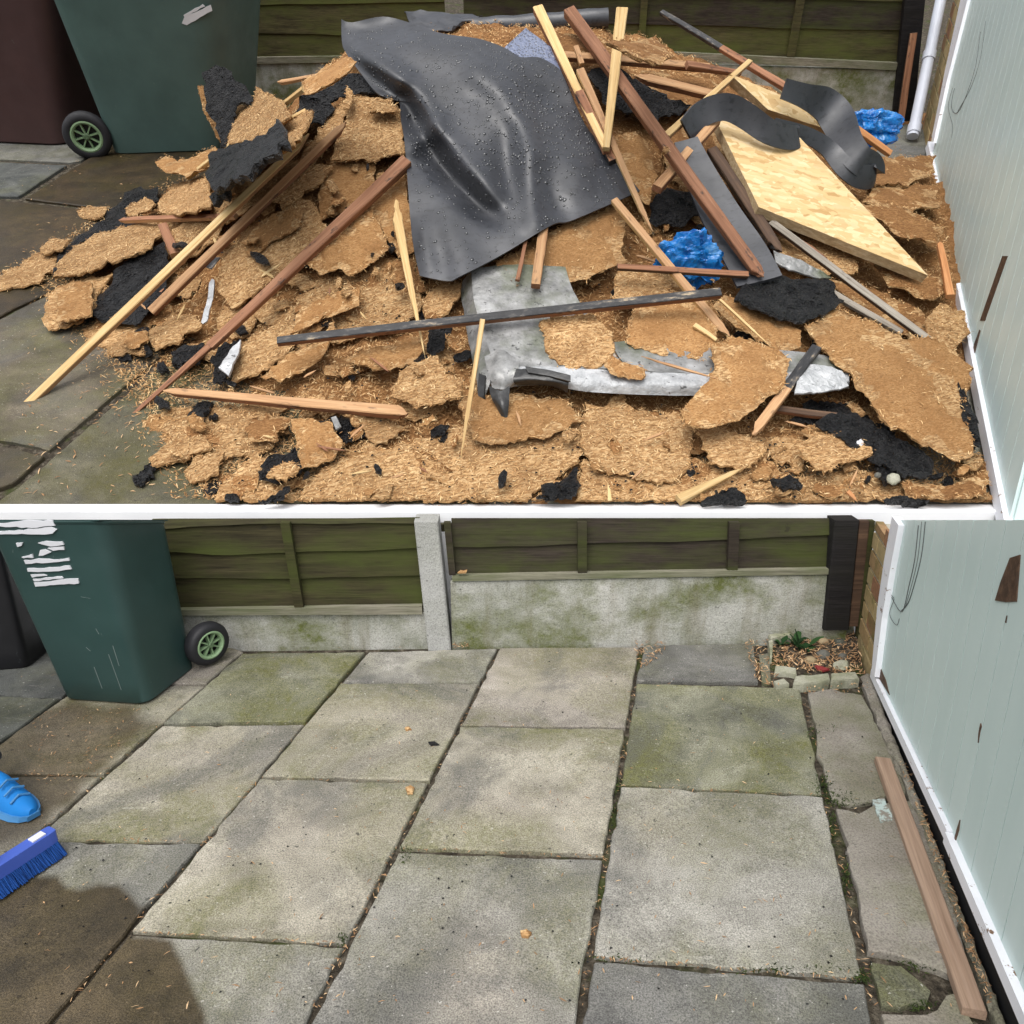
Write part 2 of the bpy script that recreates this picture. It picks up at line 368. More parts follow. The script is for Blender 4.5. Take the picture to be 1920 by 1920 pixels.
def brick():
    t = NT('brick_face'); c = t.ramp(t.oi.outputs['Random'], [(0, (.28, .14, .08)), (.35, (.37, .27, .13)), (.75, (.43, .33, .17)), (1, (.31, .25, .13))])
    c = t.mix(.6, c, t.ramp(t.noise(40, 4), [(.3, .55), (.7, 1.1)]), 'MULTIPLY')
    c = t.mix(t.ramp(t.noise(9, 4), [(.5, 0), (.68, .7)]), c, (.12, .12, .035))
    return t.done(c, .9, t.noise(90, 4), .6, .006, .2)
M_BRICK = brick(); M_MORTAR = concrete('mortar', (.40, .38, .32), (.52, .49, .42), .3)
def fenceboard(name, a, b, g, green):
    t = NT(name); gr = t.noise((2.5, 30, 46), 5, .6, .8)
    c = t.ramp(gr, [(.28, a), (.72, b)])
    c = t.mix(.75, c, t.ramp(t.noise((7, 170, 230), 3, .7), [(.34, .45), (.6, 1.15)]), 'MULTIPLY')
    c = t.mix(t.math('MULTIPLY', t.ramp(t.noise((2.2, 5, 7), 5, .65), [(.42, 0), (.66, 1)]), green), c, g)
    c = t.mix(t.ramp(t.noise((16, 16, 24), 3), [(.70, 0), (.76, .6)]), c, (.02, .017, .012))
    return t.done(c, .8, gr, .35, .005, .2)
M_FB = fenceboard('fence_board_green', (.024, .020, .010), (.062, .054, .024), (.050, .060, .014), .95)
M_FBD = fenceboard('fence_board_brown', (.024, .018, .013), (.052, .041, .031), (.055, .068, .015), .75)
M_FB_LIT = fenceboard('fence_board_olive_lit', (.040, .034, .016), (.098, .086, .038), (.080, .092, .022), .9)  # paler olive copy of the green board, brightening the dim upper fence by colour
M_FBLK = fenceboard('black_painted_post', (.010, .009, .010), (.022, .020, .020), (.02, .02, .012), .3)
M_RAIL = fenceboard('pale_rail', (.15, .14, .10), (.30, .28, .22), (.10, .12, .05), .7)
M_PIPE = plastic('pale_grey_pipe', (.50, .53, .60), .4, .08, False)
M_METAL = plastic('bare_metal', (.5, .51, .53), .3, .1, False)
M_GREEN = fibre_mat('moss_leaf', [(0, (.010, .016, .004)), (.6, (.025, .040, .009)), (1, (.055, .075, .02))])
M_LEAF = fibre_mat('weed_leaf', [(0, (.010, .03, .010)), (1, (.028, .07, .02))])
M_BLACKGAP = plastic('black_gap_shade', (.006, .006, .007), .7, .2, False)  # flat black that paints the unlit gap under the doors
M_REDP = plastic('red_plastic', (.22, .03, .03), .5, .1, False)
M_PENCIL = plastic('pencil_mark', (.10, .11, .11), .8, .1, False)
# ================================================================== helpers for paving, fence, boards
def slivers(n, pick, L=(.008, .03), Wd=(.0012, .004), lift=(0, .012), tilt=.5, nrm=None, bend=True):
    """n little two-quad splinters; pick(i) -> point (Vector) or (point, normal)."""
    V = []; Fc = []
    for i in range(n):
        p = pick(i)
        if p is None: continue
        N = nrm or Vector((0, 0, 1))
        if isinstance(p, tuple): p, N = p
        a = random.uniform(0, 6.283); t1 = N.orthogonal().normalized(); t2 = N.cross(t1)
        d = (t1*math.cos(a)+t2*math.sin(a)+N*random.uniform(-tilt, tilt)*.9).normalized()
        w = d.cross(N+t1*random.uniform(-.5, .5)); w.normalize()
        l = random.uniform(*L)*random.uniform(.6, 1.2)*.5; ww = random.uniform(*Wd)*.5
        c = p+N*(random.uniform(*lift)+abs(d.dot(N))*l); k = N*(l*random.uniform(-.1, .35))
        b = len(V)
        V += [c-d*l-w*ww*.5, c-d*l+w*ww*.5, c+k+w*ww, c+k-w*ww, c+d*l+w*ww*.2, c+d*l-w*ww*.2]
        Fc += [[b, b+1, b+2, b+3], [b+3, b+2, b+4, b+5]]
    return V, Fc
def slab(yd, px, mat, parent, n=22, thick=.035, inset=.0050, wet=None, wear=None, z=0.0, chip=.006):
    """one paving slab: px = four or more pixel corners on the ground, top face gridded, worn uneven edges"""
    P = [yd.g(x, y, z) for x, y in px]; c = sum(P, Vector())/len(P)
    dl = random.uniform(-.004, .004); tx, ty = random.uniform(-.006, .006), random.uniform(-.006, .006)
    Q = []
    m = len(P)
    area = sum(P[i].x*P[(i+1) % m].y-P[(i+1) % m].x*P[i].y for i in range(m)); sg = 1 if area > 0 else -1
    for i in range(m):
        a = (P[i]-P[i-1]).normalized(); b = (P[(i+1) % m]-P[i]).normalized()
        na = Vector((-a.y, a.x, 0))*sg; nb = Vector((-b.y, b.x, 0))*sg; s = (na+nb); s = s/max(.35, s.dot(na)) if s.length else na
        Q.append(P[i]+s*inset)
    if sg < 0: Q = Q[::-1]
    out = densify([(q.x, q.y) for q in Q], .022)
    mx = []
    for i, (x, y) in enumerate(out):
        k = nz(x*19, y*19, 3)*chip+max(0, nz(x*40, y*40, 9)-.25)*chip*3; d = Vector((c.x-x, c.y-y)).normalized(); mx.append((x+d.x*k, y+d.y*k))
    def hz(x, y): return z+dl+tx*(x-c.x)+ty*(y-c.y)+nz(x*6, y*6, 1)*.0022
    ins = []
    xs = [p[0] for p in mx]; ys = [p[1] for p in mx]; st = max(max(xs)-min(xs), max(ys)-min(ys))/n
    rim = [(x+(c.x-x)*.012, y+(c.y-y)*.012) for x, y in mx]
    gx = min(xs)
    while gx < max(xs):
        gy = min(ys)
        while gy < max(ys):
            if inpoly(gx, gy, [(x+(c.x-x)*.05, y+(c.y-y)*.05) for x, y in mx]): ins.append((gx+random.uniform(-.2, .2)*st, gy+random.uniform(-.2, .2)*st))
            gy += st
        gx += st
    pts = [Vector(p) for p in rim+ins]; nb = len(rim)
    v2, e2, f2, *_ = delaunay_2d_cdt(pts, [(i, (i+1) % nb) for i in range(nb)], [], 1, 1e-6)
    V = [Vector((p.x, p.y, hz(p.x, p.y))) for p in v2]; Fc = [list(f) for f in f2]
    # rounded arris and sides use the rim in order (cdt keeps input order for the first nb)
    o1 = len(V); V += [Vector((x, y, hz(x, y)-.004)) for x, y in mx]; o2 = len(V); V += [Vector((x, y, z-thick)) for x, y in mx]
    for i in range(nb):
        j = (i+1) % nb; Fc.append([i, o1+i, o1+j, j]); Fc.append([o1+i, o2+i, o2+j, o1+j])
    o = put('paving_slab', V, Fc, mat, yd, parent, base=Vector((c.x, c.y, z)))
    me = o.data
    for nm, fn in (('wet', wet), ('wear', wear)):
        at = me.attributes.new(nm, 'FLOAT', 'POINT')
        if fn: at.data.foreach_set('value', [fn(*yd.proj(v)) for v in V])
    return o
class Wall:
    """vertical plane through two ground points, coordinates s along, z up, d towards the camera"""
    def __init__(s, yd, A, B):
        s.yd = yd; s.A = Vector((A.x, A.y, 0)); s.t = Vector((B.x-A.x, B.y-A.y, 0)).normalized()
        s.n = s.t.cross(Vector((0, 0, 1)))
        if s.n.dot(Vector((0, 0, 1.0))-s.A) < 0: s.n = -s.n
    def sz(s, x, y, d=0.0):
        p = s.yd.pl(x, y, s.A+s.n*d, s.n); return (p-s.A).dot(s.t), p.z
    def P(s, a, z, d=0.0): return s.A+s.t*a+s.n*d+Vector((0, 0, z))
def wavy_board(wall, s0, s1, zb, zt, d0, d1, seed, th=.008, amp=.008, n=14, slope=(0, 0)):
    """lap board: lower edge wavy and proud (d1), top edge tucked behind (d0); zb/zt functions or numbers"""
    R0 = []
    for i in range(n+1):
        a = s0+(s1-s0)*i/n
        lo = (zb(a) if callable(zb) else zb)+nz(a*3.1, seed*7.7)*amp*1.6+nz(a*9, seed*3.3)*amp*.5
        hi = zt(a) if callable(zt) else zt
        R0.append([wall.P(a, lo, d1), wall.P(a, lo+(hi-lo)*.5, d1*.5+d0*.5+nz(a*6, seed)*.002), wall.P(a, hi, d0), wall.P(a, hi, d0-th), wall.P(a, lo, d1-th)])
    return MB().loft(R0)
def line_at(P, y):
    (x0, y0), (x1, y1) = P; return x0+(x1-x0)*(y-y0)/(y1-y0)

# ================================================================== LOWER YARD (level, swept clean)
ground = put('ground', [(-30, -8, -.06), (30, -8, -.06), (30, 2.6, -.06), (-30, 2.6, -.06)], [[0, 1, 2, 3]], M_SOIL, LO, base=Vector((0, 0, -.06)), kind='structure')
pav_lo = put('patio', [(-4, -.6, -.013), (2.6, -.6, -.013), (2.6, 2.42, -.013), (-4, 2.42, -.013)], [[0, 1, 2, 3]], M_SOIL, LO, base=Vector((0, 0, -.014)), kind='structure')
J = {0: ((117, 1307), (30, 1370)), 1: ((460, 1220), (100, 1537)), 2: ((687, 1223), (117, 1890)), 3: ((937, 1210), (590, 1890)), 4: ((1200, 1223), (1090, 1890)), 5: ((1503, 1290), (1637, 1890)), -1: ((-120, 1290), (-330, 1400))}
def colslabs(a, b, cuts, mats, ins=.0050, **k):
    for (t, u), m, kw in zip(zip(cuts, cuts[1:]), mats, k.get('kws', [{}]*20)):
        q = [(line_at(J[a], t[0]), t[0]), (line_at(J[b], t[1]), t[1]), (line_at(J[b], u[1]), u[1]), (line_at(J[a], u[0]), u[0])]
        slab(LO, q, M_SL[m], pav_lo, inset=ins, **kw)
WETP = [(-200, 1600), (30, 1662), (66, 1642), (108, 1643), (125, 1664), (150, 1668), (185, 1658), (222, 1660), (246, 1682), (262, 1700), (276, 1702), (254, 1742), (262, 1756), (318, 1758), (340, 1800), (360, 1850), (384, 1900), (400, 2100), (-400, 2100)]
WETP2 = [(-300, 1290), (60, 1330), (130, 1312), (235, 1318), (262, 1340), (300, 1356), (200, 1440), (95, 1540), (-100, 1640), (-300, 1640)]
def sdist(x, y, P):
    d = 1e9
    for i in range(len(P)):
        ax, ay = P[i]; bx, by = P[(i+1) % len(P)]; L = (bx-ax)**2+(by-ay)**2; t = max(0, min(1, ((x-ax)*(bx-ax)+(y-ay)*(by-ay))/L))
        d = min(d, math.hypot(x-ax-t*(bx-ax), y-ay-t*(by-ay)))
    return d if inpoly(x, y, P) else -d
def wet1(x, y): return max(0, min(1, .5+sdist(x, y, WETP)/14))
def wet2(x, y): return .8*max(0, min(1, .5+(sdist(x, y, WETP2)+nz(x*.02, y*.02)*18)/26))
def spot(cx, cy, rx, ry, a=1): return lambda x, y: a*math.exp(-((x-cx)/rx)**2-((y-cy)/ry)**2)
K = lambda **k: k
colslabs(-1, 0, [(1180, 1170), (1300, 1308), (1480, 1500)], [6, 6])
colslabs(0, 1, [(1160, 1222), (1280, 1283), (1451, 1453), (1740, 1740)], [4, 0, 0], kws=[K(), K(wet=wet2, n=60), K(wet=wet2, n=40)])
colslabs(1, 2, [(1226, 1223), (1358, 1355), (1574, 1578), (1990, 2000)], [2, 0, 1], kws=[K(), K(wear=spot(420, 1440, 220, 60, .4)), K(wet=wet1, n=90)])
colslabs(2, 3, [(1220, 1214), (1280, 1281), (1458, 1464), (1746, 1770), (2160, 2200)], [1, 0, 0, 1], kws=[K(), K(wear=spot(640, 1340, 160, 30, .5)), K(wear=spot(620, 1560, 200, 50, .5)), K(wet=wet1, n=80)])
colslabs(3, 4, [(1213, 1212), (1361, 1366), (1591, 1606), (2000, 2040)], [4, 0, 1], ins=.0068, kws=[K(wear=spot(1030, 1290, 110, 45, .6)), K(wear=spot(950, 1510, 110, 30, .5)), K(wear=spot(900, 1860, 80, 120, .7))])
slab(LO, [(1206, 1209), (1416, 1207), (1424, 1280), (1190, 1278)], M_SL[3], pav_lo)
slab(LO, [(1420, 1222), (1446, 1222), (1452, 1283), (1426, 1282)], M_SL[2], pav_lo, n=8)
colslabs(4, 5, [(1279, 1288), (1472, 1492), (1795, 1838), (2060, 2120)], [2, 1, 3], ins=.0068, kws=[K(), K(wear=spot(1220, 1540, 90, 70, .35)), K()])
for q in ([(1510, 1292), (1560, 1288), (1618, 1300), (1668, 1392), (1692, 1440), (1706, 1492), (1640, 1500), (1600, 1512), (1556, 1498), (1540, 1440)],
          [(1562, 1512), (1606, 1520), (1650, 1504), (1708, 1500), (1762, 1606), (1800, 1690), (1815, 1790), (1790, 1834), (1700, 1800), (1622, 1786), (1596, 1650)],
          [(1622, 1794), (1690, 1806), (1742, 1836), (1758, 1860), (1742, 1886), (1690, 1892), (1650, 1886), (1634, 1840)],
          [(1648, 1896), (1700, 1898), (1752, 1890), (1770, 1862), (1800, 1850), (1850, 1960), (1660, 1990)]):
    slab(LO, q, [M_STRIP, M_STRIP, M_SL[2], M_STRIP][[1510, 1562, 1622, 1648].index(q[0][0])], pav_lo, n=16, chip=.012, z=.002)
# raised earthy concrete lip along the door
lip = MB(); prev = []
for y in (1272, 1340, 1400, 1460, 1560, 1640, 1730, 1830, 1925, 2040):
    xr = 1640+.383*(y-1290)-3; a, b = LO.g(max(1668+.383*(y-1415)+4 if y > 1415 else xr-18, xr-44), y), LO.g(xr, y); prev.append((a, b))
rings = []
dens = []
for (a, b), (c, d) in zip(prev, prev[1:]):
    for k in range(8): dens.append((a.lerp(c, k/8), b.lerp(d, k/8)))
for a, b in dens:
    r = [a+Vector((0, 0, -.02))]
    for k in range(6):
        p = a.lerp(b, k/5); r.append(p+Vector((nz(p.x*30, p.y*30, k)*.006, nz(p.x*30, p.y*30, k+9)*.006, .004+.012*math.sin(k/5*2.2)+nz(p.x*45, p.y*45, 4)*.008)))
    r.append(b+Vector((0, 0, -.02))); rings.append(r)
lip.loft(rings).put('concrete_lip', M_STRIP, LO, pav_lo)

# ---- fence of the lower yard
FW = Wall(LO, LO.g(300, 1216), LO.g(1480, 1201))
Ztop = lambda x: FW.sz(x, 975.5)[1]
sv = lambda x, y, d=0: FW.sz(x, y, d)
# concrete post
ps0, ps1 = sv(803, 1212, .03)[0], sv(846, 1212, .03)[0]; pt0, pt1 = sv(776, 979, .03)[0], sv(821, 979, .03)[0]; zt = sv(800, 979, .03)[1]
mb = MB()
def postring(a, b, z, d0, d1): return [FW.P(a, z, d0), FW.P(a, z, d1-.004), FW.P(a+.004, z, d1), FW.P(b-.004, z, d1), FW.P(b, z, d1-.004), FW.P(b, z, d0)]
mb.loft([postring(ps0+(pt0-ps0)*k/4, ps1+(pt1-ps1)*k/4, -.02+(zt+.02)*k/4, -.06, .03) for k in range(5)])
mb.put('concrete_post', M_POST, LO, label='pale grey concrete fence post between the two clean-yard fence panels', cat='post')
def gravel(wall, s0, s1, zb0, zb1, zt0, zt1, nm, mat, yd, d=0.012, **tags):
    mb = MB(); n = 26; rr = []
    for i in range(n+1):
        a = s0+(s1-s0)*i/n; zt_ = zt0+(zt1-zt0)*i/n; zb = zb0+(zb1-zb0)*i/n
        rr.append([wall.P(a, zb, d), wall.P(a, (zb+zt_)/2, d+nz(a*7, 2)*.002), wall.P(a, zt_-.006, d+nz(a*17, 5)*.0015), wall.P(a, zt_+nz(a*15, 8)*.0025, d-.006), wall.P(a, zt_, d-.045), wall.P(a, zb, d-.045)])
    return mb.loft(rr).put(nm, mat, yd, **tags)
gl = gravel(FW, sv(330, 1180)[0], ps0-.002, -.03, -.03, sv(420, 1149)[1], sv(760, 1146)[1], 'gravel_board', M_GRAVEL, LO, d=.004, label='low mossy concrete gravel board under the left clean-yard fence panel', cat='gravel board')
gr = gravel(FW, ps1+.002, sv(1590, 1140)[0], -.03, -.03, sv(850, 1087)[1], sv(1540, 1073)[1], 'gravel_board', M_GRAVEL, LO, d=.012, label='tall mossy concrete gravel board under the right clean-yard fence panel', cat='gravel board')
# footing wedge in the corner
def fpanel(wall, yd, tags, s0, s1, rows, rail, battens, mats, ztop, d=0.0, pale=M_RAIL):
    """rows: list of pixel-free lower edge heights bottom->top (functions of s); battens: (s_bottom, s_top, width)"""
    base = wall.P((s0+s1)/2, rows[0](s0), d)
    e = empty('fence_panel', yd, base, **tags)
    for i, zb in enumerate(rows):
        zt_ = (lambda a, f=rows[i+1]: f(a)+.012) if i+1 < len(rows) else ztop
        if i+1 == len(rows) and callable(ztop) and ztop(s0) < zb(s0)+.004: continue
        wavy_board(wall, s0, s1, zb, zt_, d-.014, d-.002, i*1.7+s0, amp=.006 if i else .001).put('lap_board', mats[i % len(mats)], yd, e)
    r0, r1, dep = rail
    mb = MB(); rr = []
    for i in range(11):
        a = s0+(s1-s0)*i/10; rr.append([wall.P(a, r0(a), d+dep), wall.P(a, r1(a)+nz(a*9, 4)*.002, d+dep), wall.P(a, r1(a)+nz(a*9, 4)*.002, d-.016), wall.P(a, r0(a), d-.016)])
    mb.loft(rr).put('bottom_rail', pale, yd, e)
    for sb, st, w in battens:
        zb = r1(sb)+.001; zt_ = ztop(sb) if callable(ztop) else ztop; mb = MB()
        mb.loft([[wall.P(sb+(st-sb)*k-w/2, zb+(zt_-.004-zb)*k, d-.004), wall.P(sb+(st-sb)*k-w/2, zb+(zt_-.004-zb)*k, d+.016), wall.P(sb+(st-sb)*k+w/2, zb+(zt_-.004-zb)*k, d+.016), wall.P(sb+(st-sb)*k+w/2, zb+(zt_-.004-zb)*k, d-.004)] for k in (0, .5, 1)])
        mb.put('batten', mats[0], yd, e)
    return e
def edge(wall, pts, d=0.0):
    """pixel points -> function height(s)"""
    q = sorted(wall.sz(x, y, d) for x, y in pts); return lambda a: interp(a, q)
zl = edge(FW, [(318, 976), (800, 975)])
fpanel(FW, LO, dict(label='green brown lap fence panel left of the concrete post behind the bin', cat='fence panel', group='lap fence panels of the clean yard'), sv(300, 1100)[0], sv(792, 1100)[0]-.002,
       [edge(FW, [(350, 1140), (790, 1132)]), edge(FW, [(340, 1087), (555, 1086), (790, 1079)]), edge(FW, [(330, 1037), (410, 1043), (540, 1036), (790, 1028)]), edge(FW, [(320, 991), (530, 984), (770, 980)])],
       (edge(FW, [(350, 1149), (790, 1147)]), edge(FW, [(350, 1139), (790, 1132)]), .022), [(sv(563, 1140)[0], sv(536, 976)[0], .030)], [M_FB, M_FB, M_FB], zl)
fpanel(FW, LO, dict(label='dark brown lap fence panel right of the concrete post above tall mossy board', cat='fence panel', group='lap fence panels of the clean yard'), sv(846, 1075)[0]+.004, sv(1556, 1060)[0],
       [edge(FW, [(846, 1076), (1550, 1064)]), edge(FW, [(840, 1026), (1000, 1023), (1060, 1021), (1240, 1017), (1560, 1003)])],
       (edge(FW, [(846, 1086), (1550, 1073)]), edge(FW, [(846, 1076), (1550, 1063)]), .020), [(sv(842, 1080)[0]+.012, sv(832, 976)[0]+.012, .022), (sv(1091, 1075)[0], sv(1091, 976)[0], .030), (sv(1371, 1066)[0], sv(1375, 976)[0], .034)], [M_FBD, M_FBD], edge(FW, [(830, 975), (1560, 975)]))
# dark timber post and boards in the corner
mb = MB(); a0, a1 = sv(1552, 1130, .03)[0], sv(1598, 1140, .03)[0]; b0, b1 = sv(1566, 976, .03)[0], sv(1612, 976, .03)[0]; zz = sv(1590, 976, .03)[1]; z0 = sv(1560, 1142, .03)[1]
mb.loft([postring(a0+(b0-a0)*k/3, a1+(b1-a1)*k/3, z0-.08+(zz-z0+.08)*k/3, -.03, .03) for k in range(4)])
mb.put('timber_post', M_FBLK, LO, label='black timber post in the clean-yard corner beside the brick pier', cat='post')
for (xa0, xa1, xb0, xb1, yb, mt, lb) in ((1596, 1612, 1612, 1632, 1150, M_DARKW, 'dark brown upright board filling the gap beside the black post in clean yard'), (1611, 1622, 1630, 1641, 1172, M_FB, 'narrow mossy green upright batten against the brick pier in clean yard')):
    q0, q1, q2, q3 = sv(xa0, yb, .02), sv(xa1, yb, .02), sv(xb0, 977, .02), sv(xb1, 977, .02); mb = MB()
    mb.loft([[FW.P(q0[0], q0[1]-.05, .0), FW.P(q0[0], q0[1]-.05, .02), FW.P(q1[0], q1[1]-.05, .02), FW.P(q1[0], q1[1]-.05, .0)], [FW.P(q2[0], q2[1], .0), FW.P(q2[0], q2[1], .02), FW.P(q3[0], q3[1], .02), FW.P(q3[0], q3[1], .0)]]).put('upright_board', mt, LO, label=lb, cat='board')
# door line and brick pier
DL = Wall(LO, LO.g(1640, 1290), LO.g(1866, 1880))
ds = lambda x, y, d=0: DL.sz(x, y, d)
sA = ds(1637, 1282)[0]; sB = ds(1960, 2110)[0]          # from the corner toward the camera
sgn = 1 if sB > sA else -1
def rtop(s): # raked top of everything on the door line: follows the slope up towards the camera
    p = DL.P(s, 0); return H_LOW-p.y*math.tan(P_LOW+math.atan(15.5/1400))
s_tr0 = ds(1676, 976)[0]; zB = .020
# brick pier between fence and trim: individual bricks, two visible faces share one wall plane
pe = empty('brick_pier', LO, DL.P(sA-sgn*.12, 0), label='narrow brick pier between black post and white trim in clean yard', cat='brick pier')
sF = sA-sgn*.27
bl, bh, mj = .145, .050, .012
mb = MB(); mb.box(DL.P(sF, -.02, -.10), DL.P(sA-sgn*.004, 0, 0)-DL.P(sF, 0, 0), DL.n*.0985, Vector((0, 0, rtop(sF)-.01+.02))); mb.put('mortar', M_MORTAR, LO, pe)
row = 0; z = -.01
while z < rtop(sF):
    off = 0 if row % 2 else -bl/2
    a = sF+sgn*(off)
    while sgn*(sA-sgn*.004-a) > 0.01:
        b0_, b1_ = max(sgn*a, sgn*sF), min(sgn*(a+sgn*bl), sgn*(sA-sgn*.004))
        if b1_-b0_ > .02:
            zt_ = min(z+bh, rtop(sgn*b0_)-.003)
            if zt_-z > .012:
                j = random.uniform(-.0015, .0015); o = DL.P(sgn*b0_, z, -.02)
                mb = MB(); mb.box(o, DL.t*(sgn*(b1_-b0_)), DL.n*(.021+.004+j), Vector((0, 0, zt_-z))); mb.put('brick', M_BRICK, LO, pe)
        a += sgn*(bl+mj)
    z += bh+mj; row += 1
# door
de = empty('garage_door', LO, DL.P((sA+sB)/2, 0), label='pale mint boarded garage door with clean paving at its foot', cat='garage door')
def dpt(x, y, d=0): s, z = ds(x, y, d); return DL.P(s, z, d)
bw = .084; s = sA+sgn*.001; k = 0
zbot = lambda s: interp(abs(s-sA)/abs(sB-sA), [(0, .045), (.45, .092), (1, .112)])
zr = .070   # top of the white rail above ground
while sgn*(sB-s) > 0:
    e = s+sgn*bw
    mb = MB(); c = .0045
    g_ = sgn*.0028; ring = lambda z0_, z1_: [DL.P(s, z0_, -.02), DL.P(s, z0_, 0), DL.P(e-g_, z1_, 0), DL.P(e-g_, z1_, -.02)]
    mb.loft([ring(zbot(s), zbot(e)), ring(rtop(s), rtop(e))]); mb.put('door_board', M_MINT, LO, de); s = e; k += 1
# white bottom rail, slightly proud, in two lengths; black strip under it paints the dark gap
def strip(wall, pts, d0, d1, nm, mat, yd, par, **k):
    """pts list of (s, zlow, zhigh)"""
    mb = MB(); mb.loft([[wall.P(a, l, d0), wall.P(a, l, d1), wall.P(a, h, d1), wall.P(a, h, d0)] for a, l, h in pts]); return mb.put(nm, mat, yd, par, **k)
sm = ds(1780, 1592)[0]
strip(DL, [(sA, zbot(sA), rtop(sA)-.001), (sm, zbot(sm), rtop(sm)-.001), (sB, zbot(sB), rtop(sB)-.001)], -.024, -.007, 'door_backing', M_MINT, LO, de)
strip(DL, [(sA-sgn*.001, zbot(sA)-.022, zbot(sA)+.004), (sm-sgn*.001, zbot(sm)-.022, zbot(sm)+.004)], -.02, .012, 'bottom_rail', M_TRIM, LO, de)
strip(DL, [(sm+sgn*.001, zbot(sm)-.026, zbot(sm)+.001), (sB, zbot(sB)-.026, zbot(sB)+.001)], -.02, .015, 'bottom_rail', M_TRIM, LO, de)
strip(DL, [(sA-sgn*.002, -.05, zbot(sA)-.0225), (sm, -.05, zbot(sm)-.0265), (sB, -.05, zbot(sB)-.0265)], -.03, -.004, 'gap_shade_strip', M_BLACKGAP, LO, de)
# white vertical trim at the far jamb
mb = MB(); q = []
for (xa, xb, y) in ((1633, 1641, 1262), (1643, 1655, 1150), (1656, 1670, 1060), (1671, 1686, 976)):
    u0, u1 = ds(xa, y, .016), ds(xb, y, .016); zq = (u0[1]+u1[1])/2; q.append([DL.P(u0[0], zq, -.01), DL.P(u0[0], zq, .016), DL.P(u1[0], zq, .016), DL.P(u1[0], zq, -.01)])
mb.loft(q).put('jamb_trim', M_TRIM, LO, de)
def patch(wall, px, d, mat, nm, yd, par, th=.003):
    P = [wall.sz(x, y, d) for x, y in px]; n = len(P)
    MB().loft([[wall.P(a, z, d-th) for a, z in P], [wall.P(a, z, d) for a, z in P]]).put(nm, mat, yd, par)
for px in ([(1893, 1046), (1912, 1040), (1905, 1128), (1884, 1129), (1865, 1126), (1876, 1090)], [(1641, 1240), (1650, 1252), (1660, 1275), (1667, 1303), (1659, 1290), (1646, 1268)], [(1838, 1356), (1839, 1362), (1836, 1374), (1833, 1393), (1834, 1376), (1836, 1364)], [(1799, 1537), (1797, 1556), (1790, 1578), (1786, 1602), (1787, 1580), (1793, 1556)], [(1887, 1154), (1885, 1168), (1884, 1166)]):
    patch(DL, px, .002, M_DARKW, 'bare_patch', LO, de)
def scribble(wall, px, yd, par, d=.0012, r=.0012):
    pts = []
    for i in range(len(px)-1):
        for t in (0, .25, .5, .75):
            p0 = px[max(0, i-1)]; p1 = px[i]; p2 = px[i+1]; p3 = px[min(len(px)-1, i+2)]
            pts.append(tuple(.5*(2*p1[c]+(p2[c]-p0[c])*t+(2*p0[c]-5*p1[c]+4*p2[c]-p3[c])*t*t+(3*p1[c]-p0[c]-3*p2[c]+p3[c])*t**3) for c in (0, 1)))
    pts.append(px[-1]); P = [wall.sz(x, y, d) for x, y in pts]
    MB().tube([wall.P(a, z, d) for a, z in P], r, 5).put('pencil_scribble', M_PENCIL, yd, par)
scribble(DL, [(1722, 985), (1715, 1050), (1704, 1100), (1695, 1140), (1688, 1146), (1678, 1132), (1672, 1120)], LO, de)
scribble(DL, [(1735, 978), (1728, 1040), (1716, 1090), (1703, 1130), (1690, 1145)], LO, de)
scribble(DL, [(1728, 978), (1721, 1045), (1709, 1098), (1697, 1140)], LO, de, r=.0008)
scribble(DL, [(1668, 1112), (1676, 1122), (1674, 1130), (1668, 1150), (1674, 1165), (1682, 1172), (1686, 1160)], LO, de, r=.0008)
# ---- plank on the ground
A0, A1, B0, B1 = LO.g(1641, 1418, .02), LO.g(1668, 1416, .02), LO.g(1806, 1888, .02), LO.g(1848, 1884, .02)
dx = (B0-A0).normalized(); wv = ((A1-A0)+(B1-B0))/2; wv -= dx*wv.dot(dx); L = (B0-A0).length; w = wv.length
M0 = frame(A0-Vector((0, 0, .019)), dx, (0, 0, 1)); sy = 1 if (M0.to_3x3().inverted() @ wv).y > 0 else -1
mb = MB(); rr = []
for k in range(9):
    x = L*k/8; c = .002; bz = nz(k*.7, 3)*.0012; W_ = w*sy
    pr = [(0, 0), (W_, 0), (W_, .017), (W_-sy*c, .019), (sy*c, .019), (0, .017)]; rr.append([Vector((x, y+bz, z+bz*.5)) for y, z in pr])
mb.loft(rr); put('wood_plank', mb.V, mb.F, M_PLANK, LO, fr=M0, label='long planed brown timber batten lying on the paving beside the mint door', cat='plank')
# pale blue paint flake on concrete strip
px = densify([(1636, 1500), (1658, 1496), (1668, 1520), (1674, 1536), (1652, 1541), (1644, 1525)], 6, 2); P = [LO.g(x, y, .0082) for x, y in px]
MB().loft([[p-Vector((0, 0, .008)) for p in P], P]).put('paint_patch', M_PAINTP, LO, pav_lo)
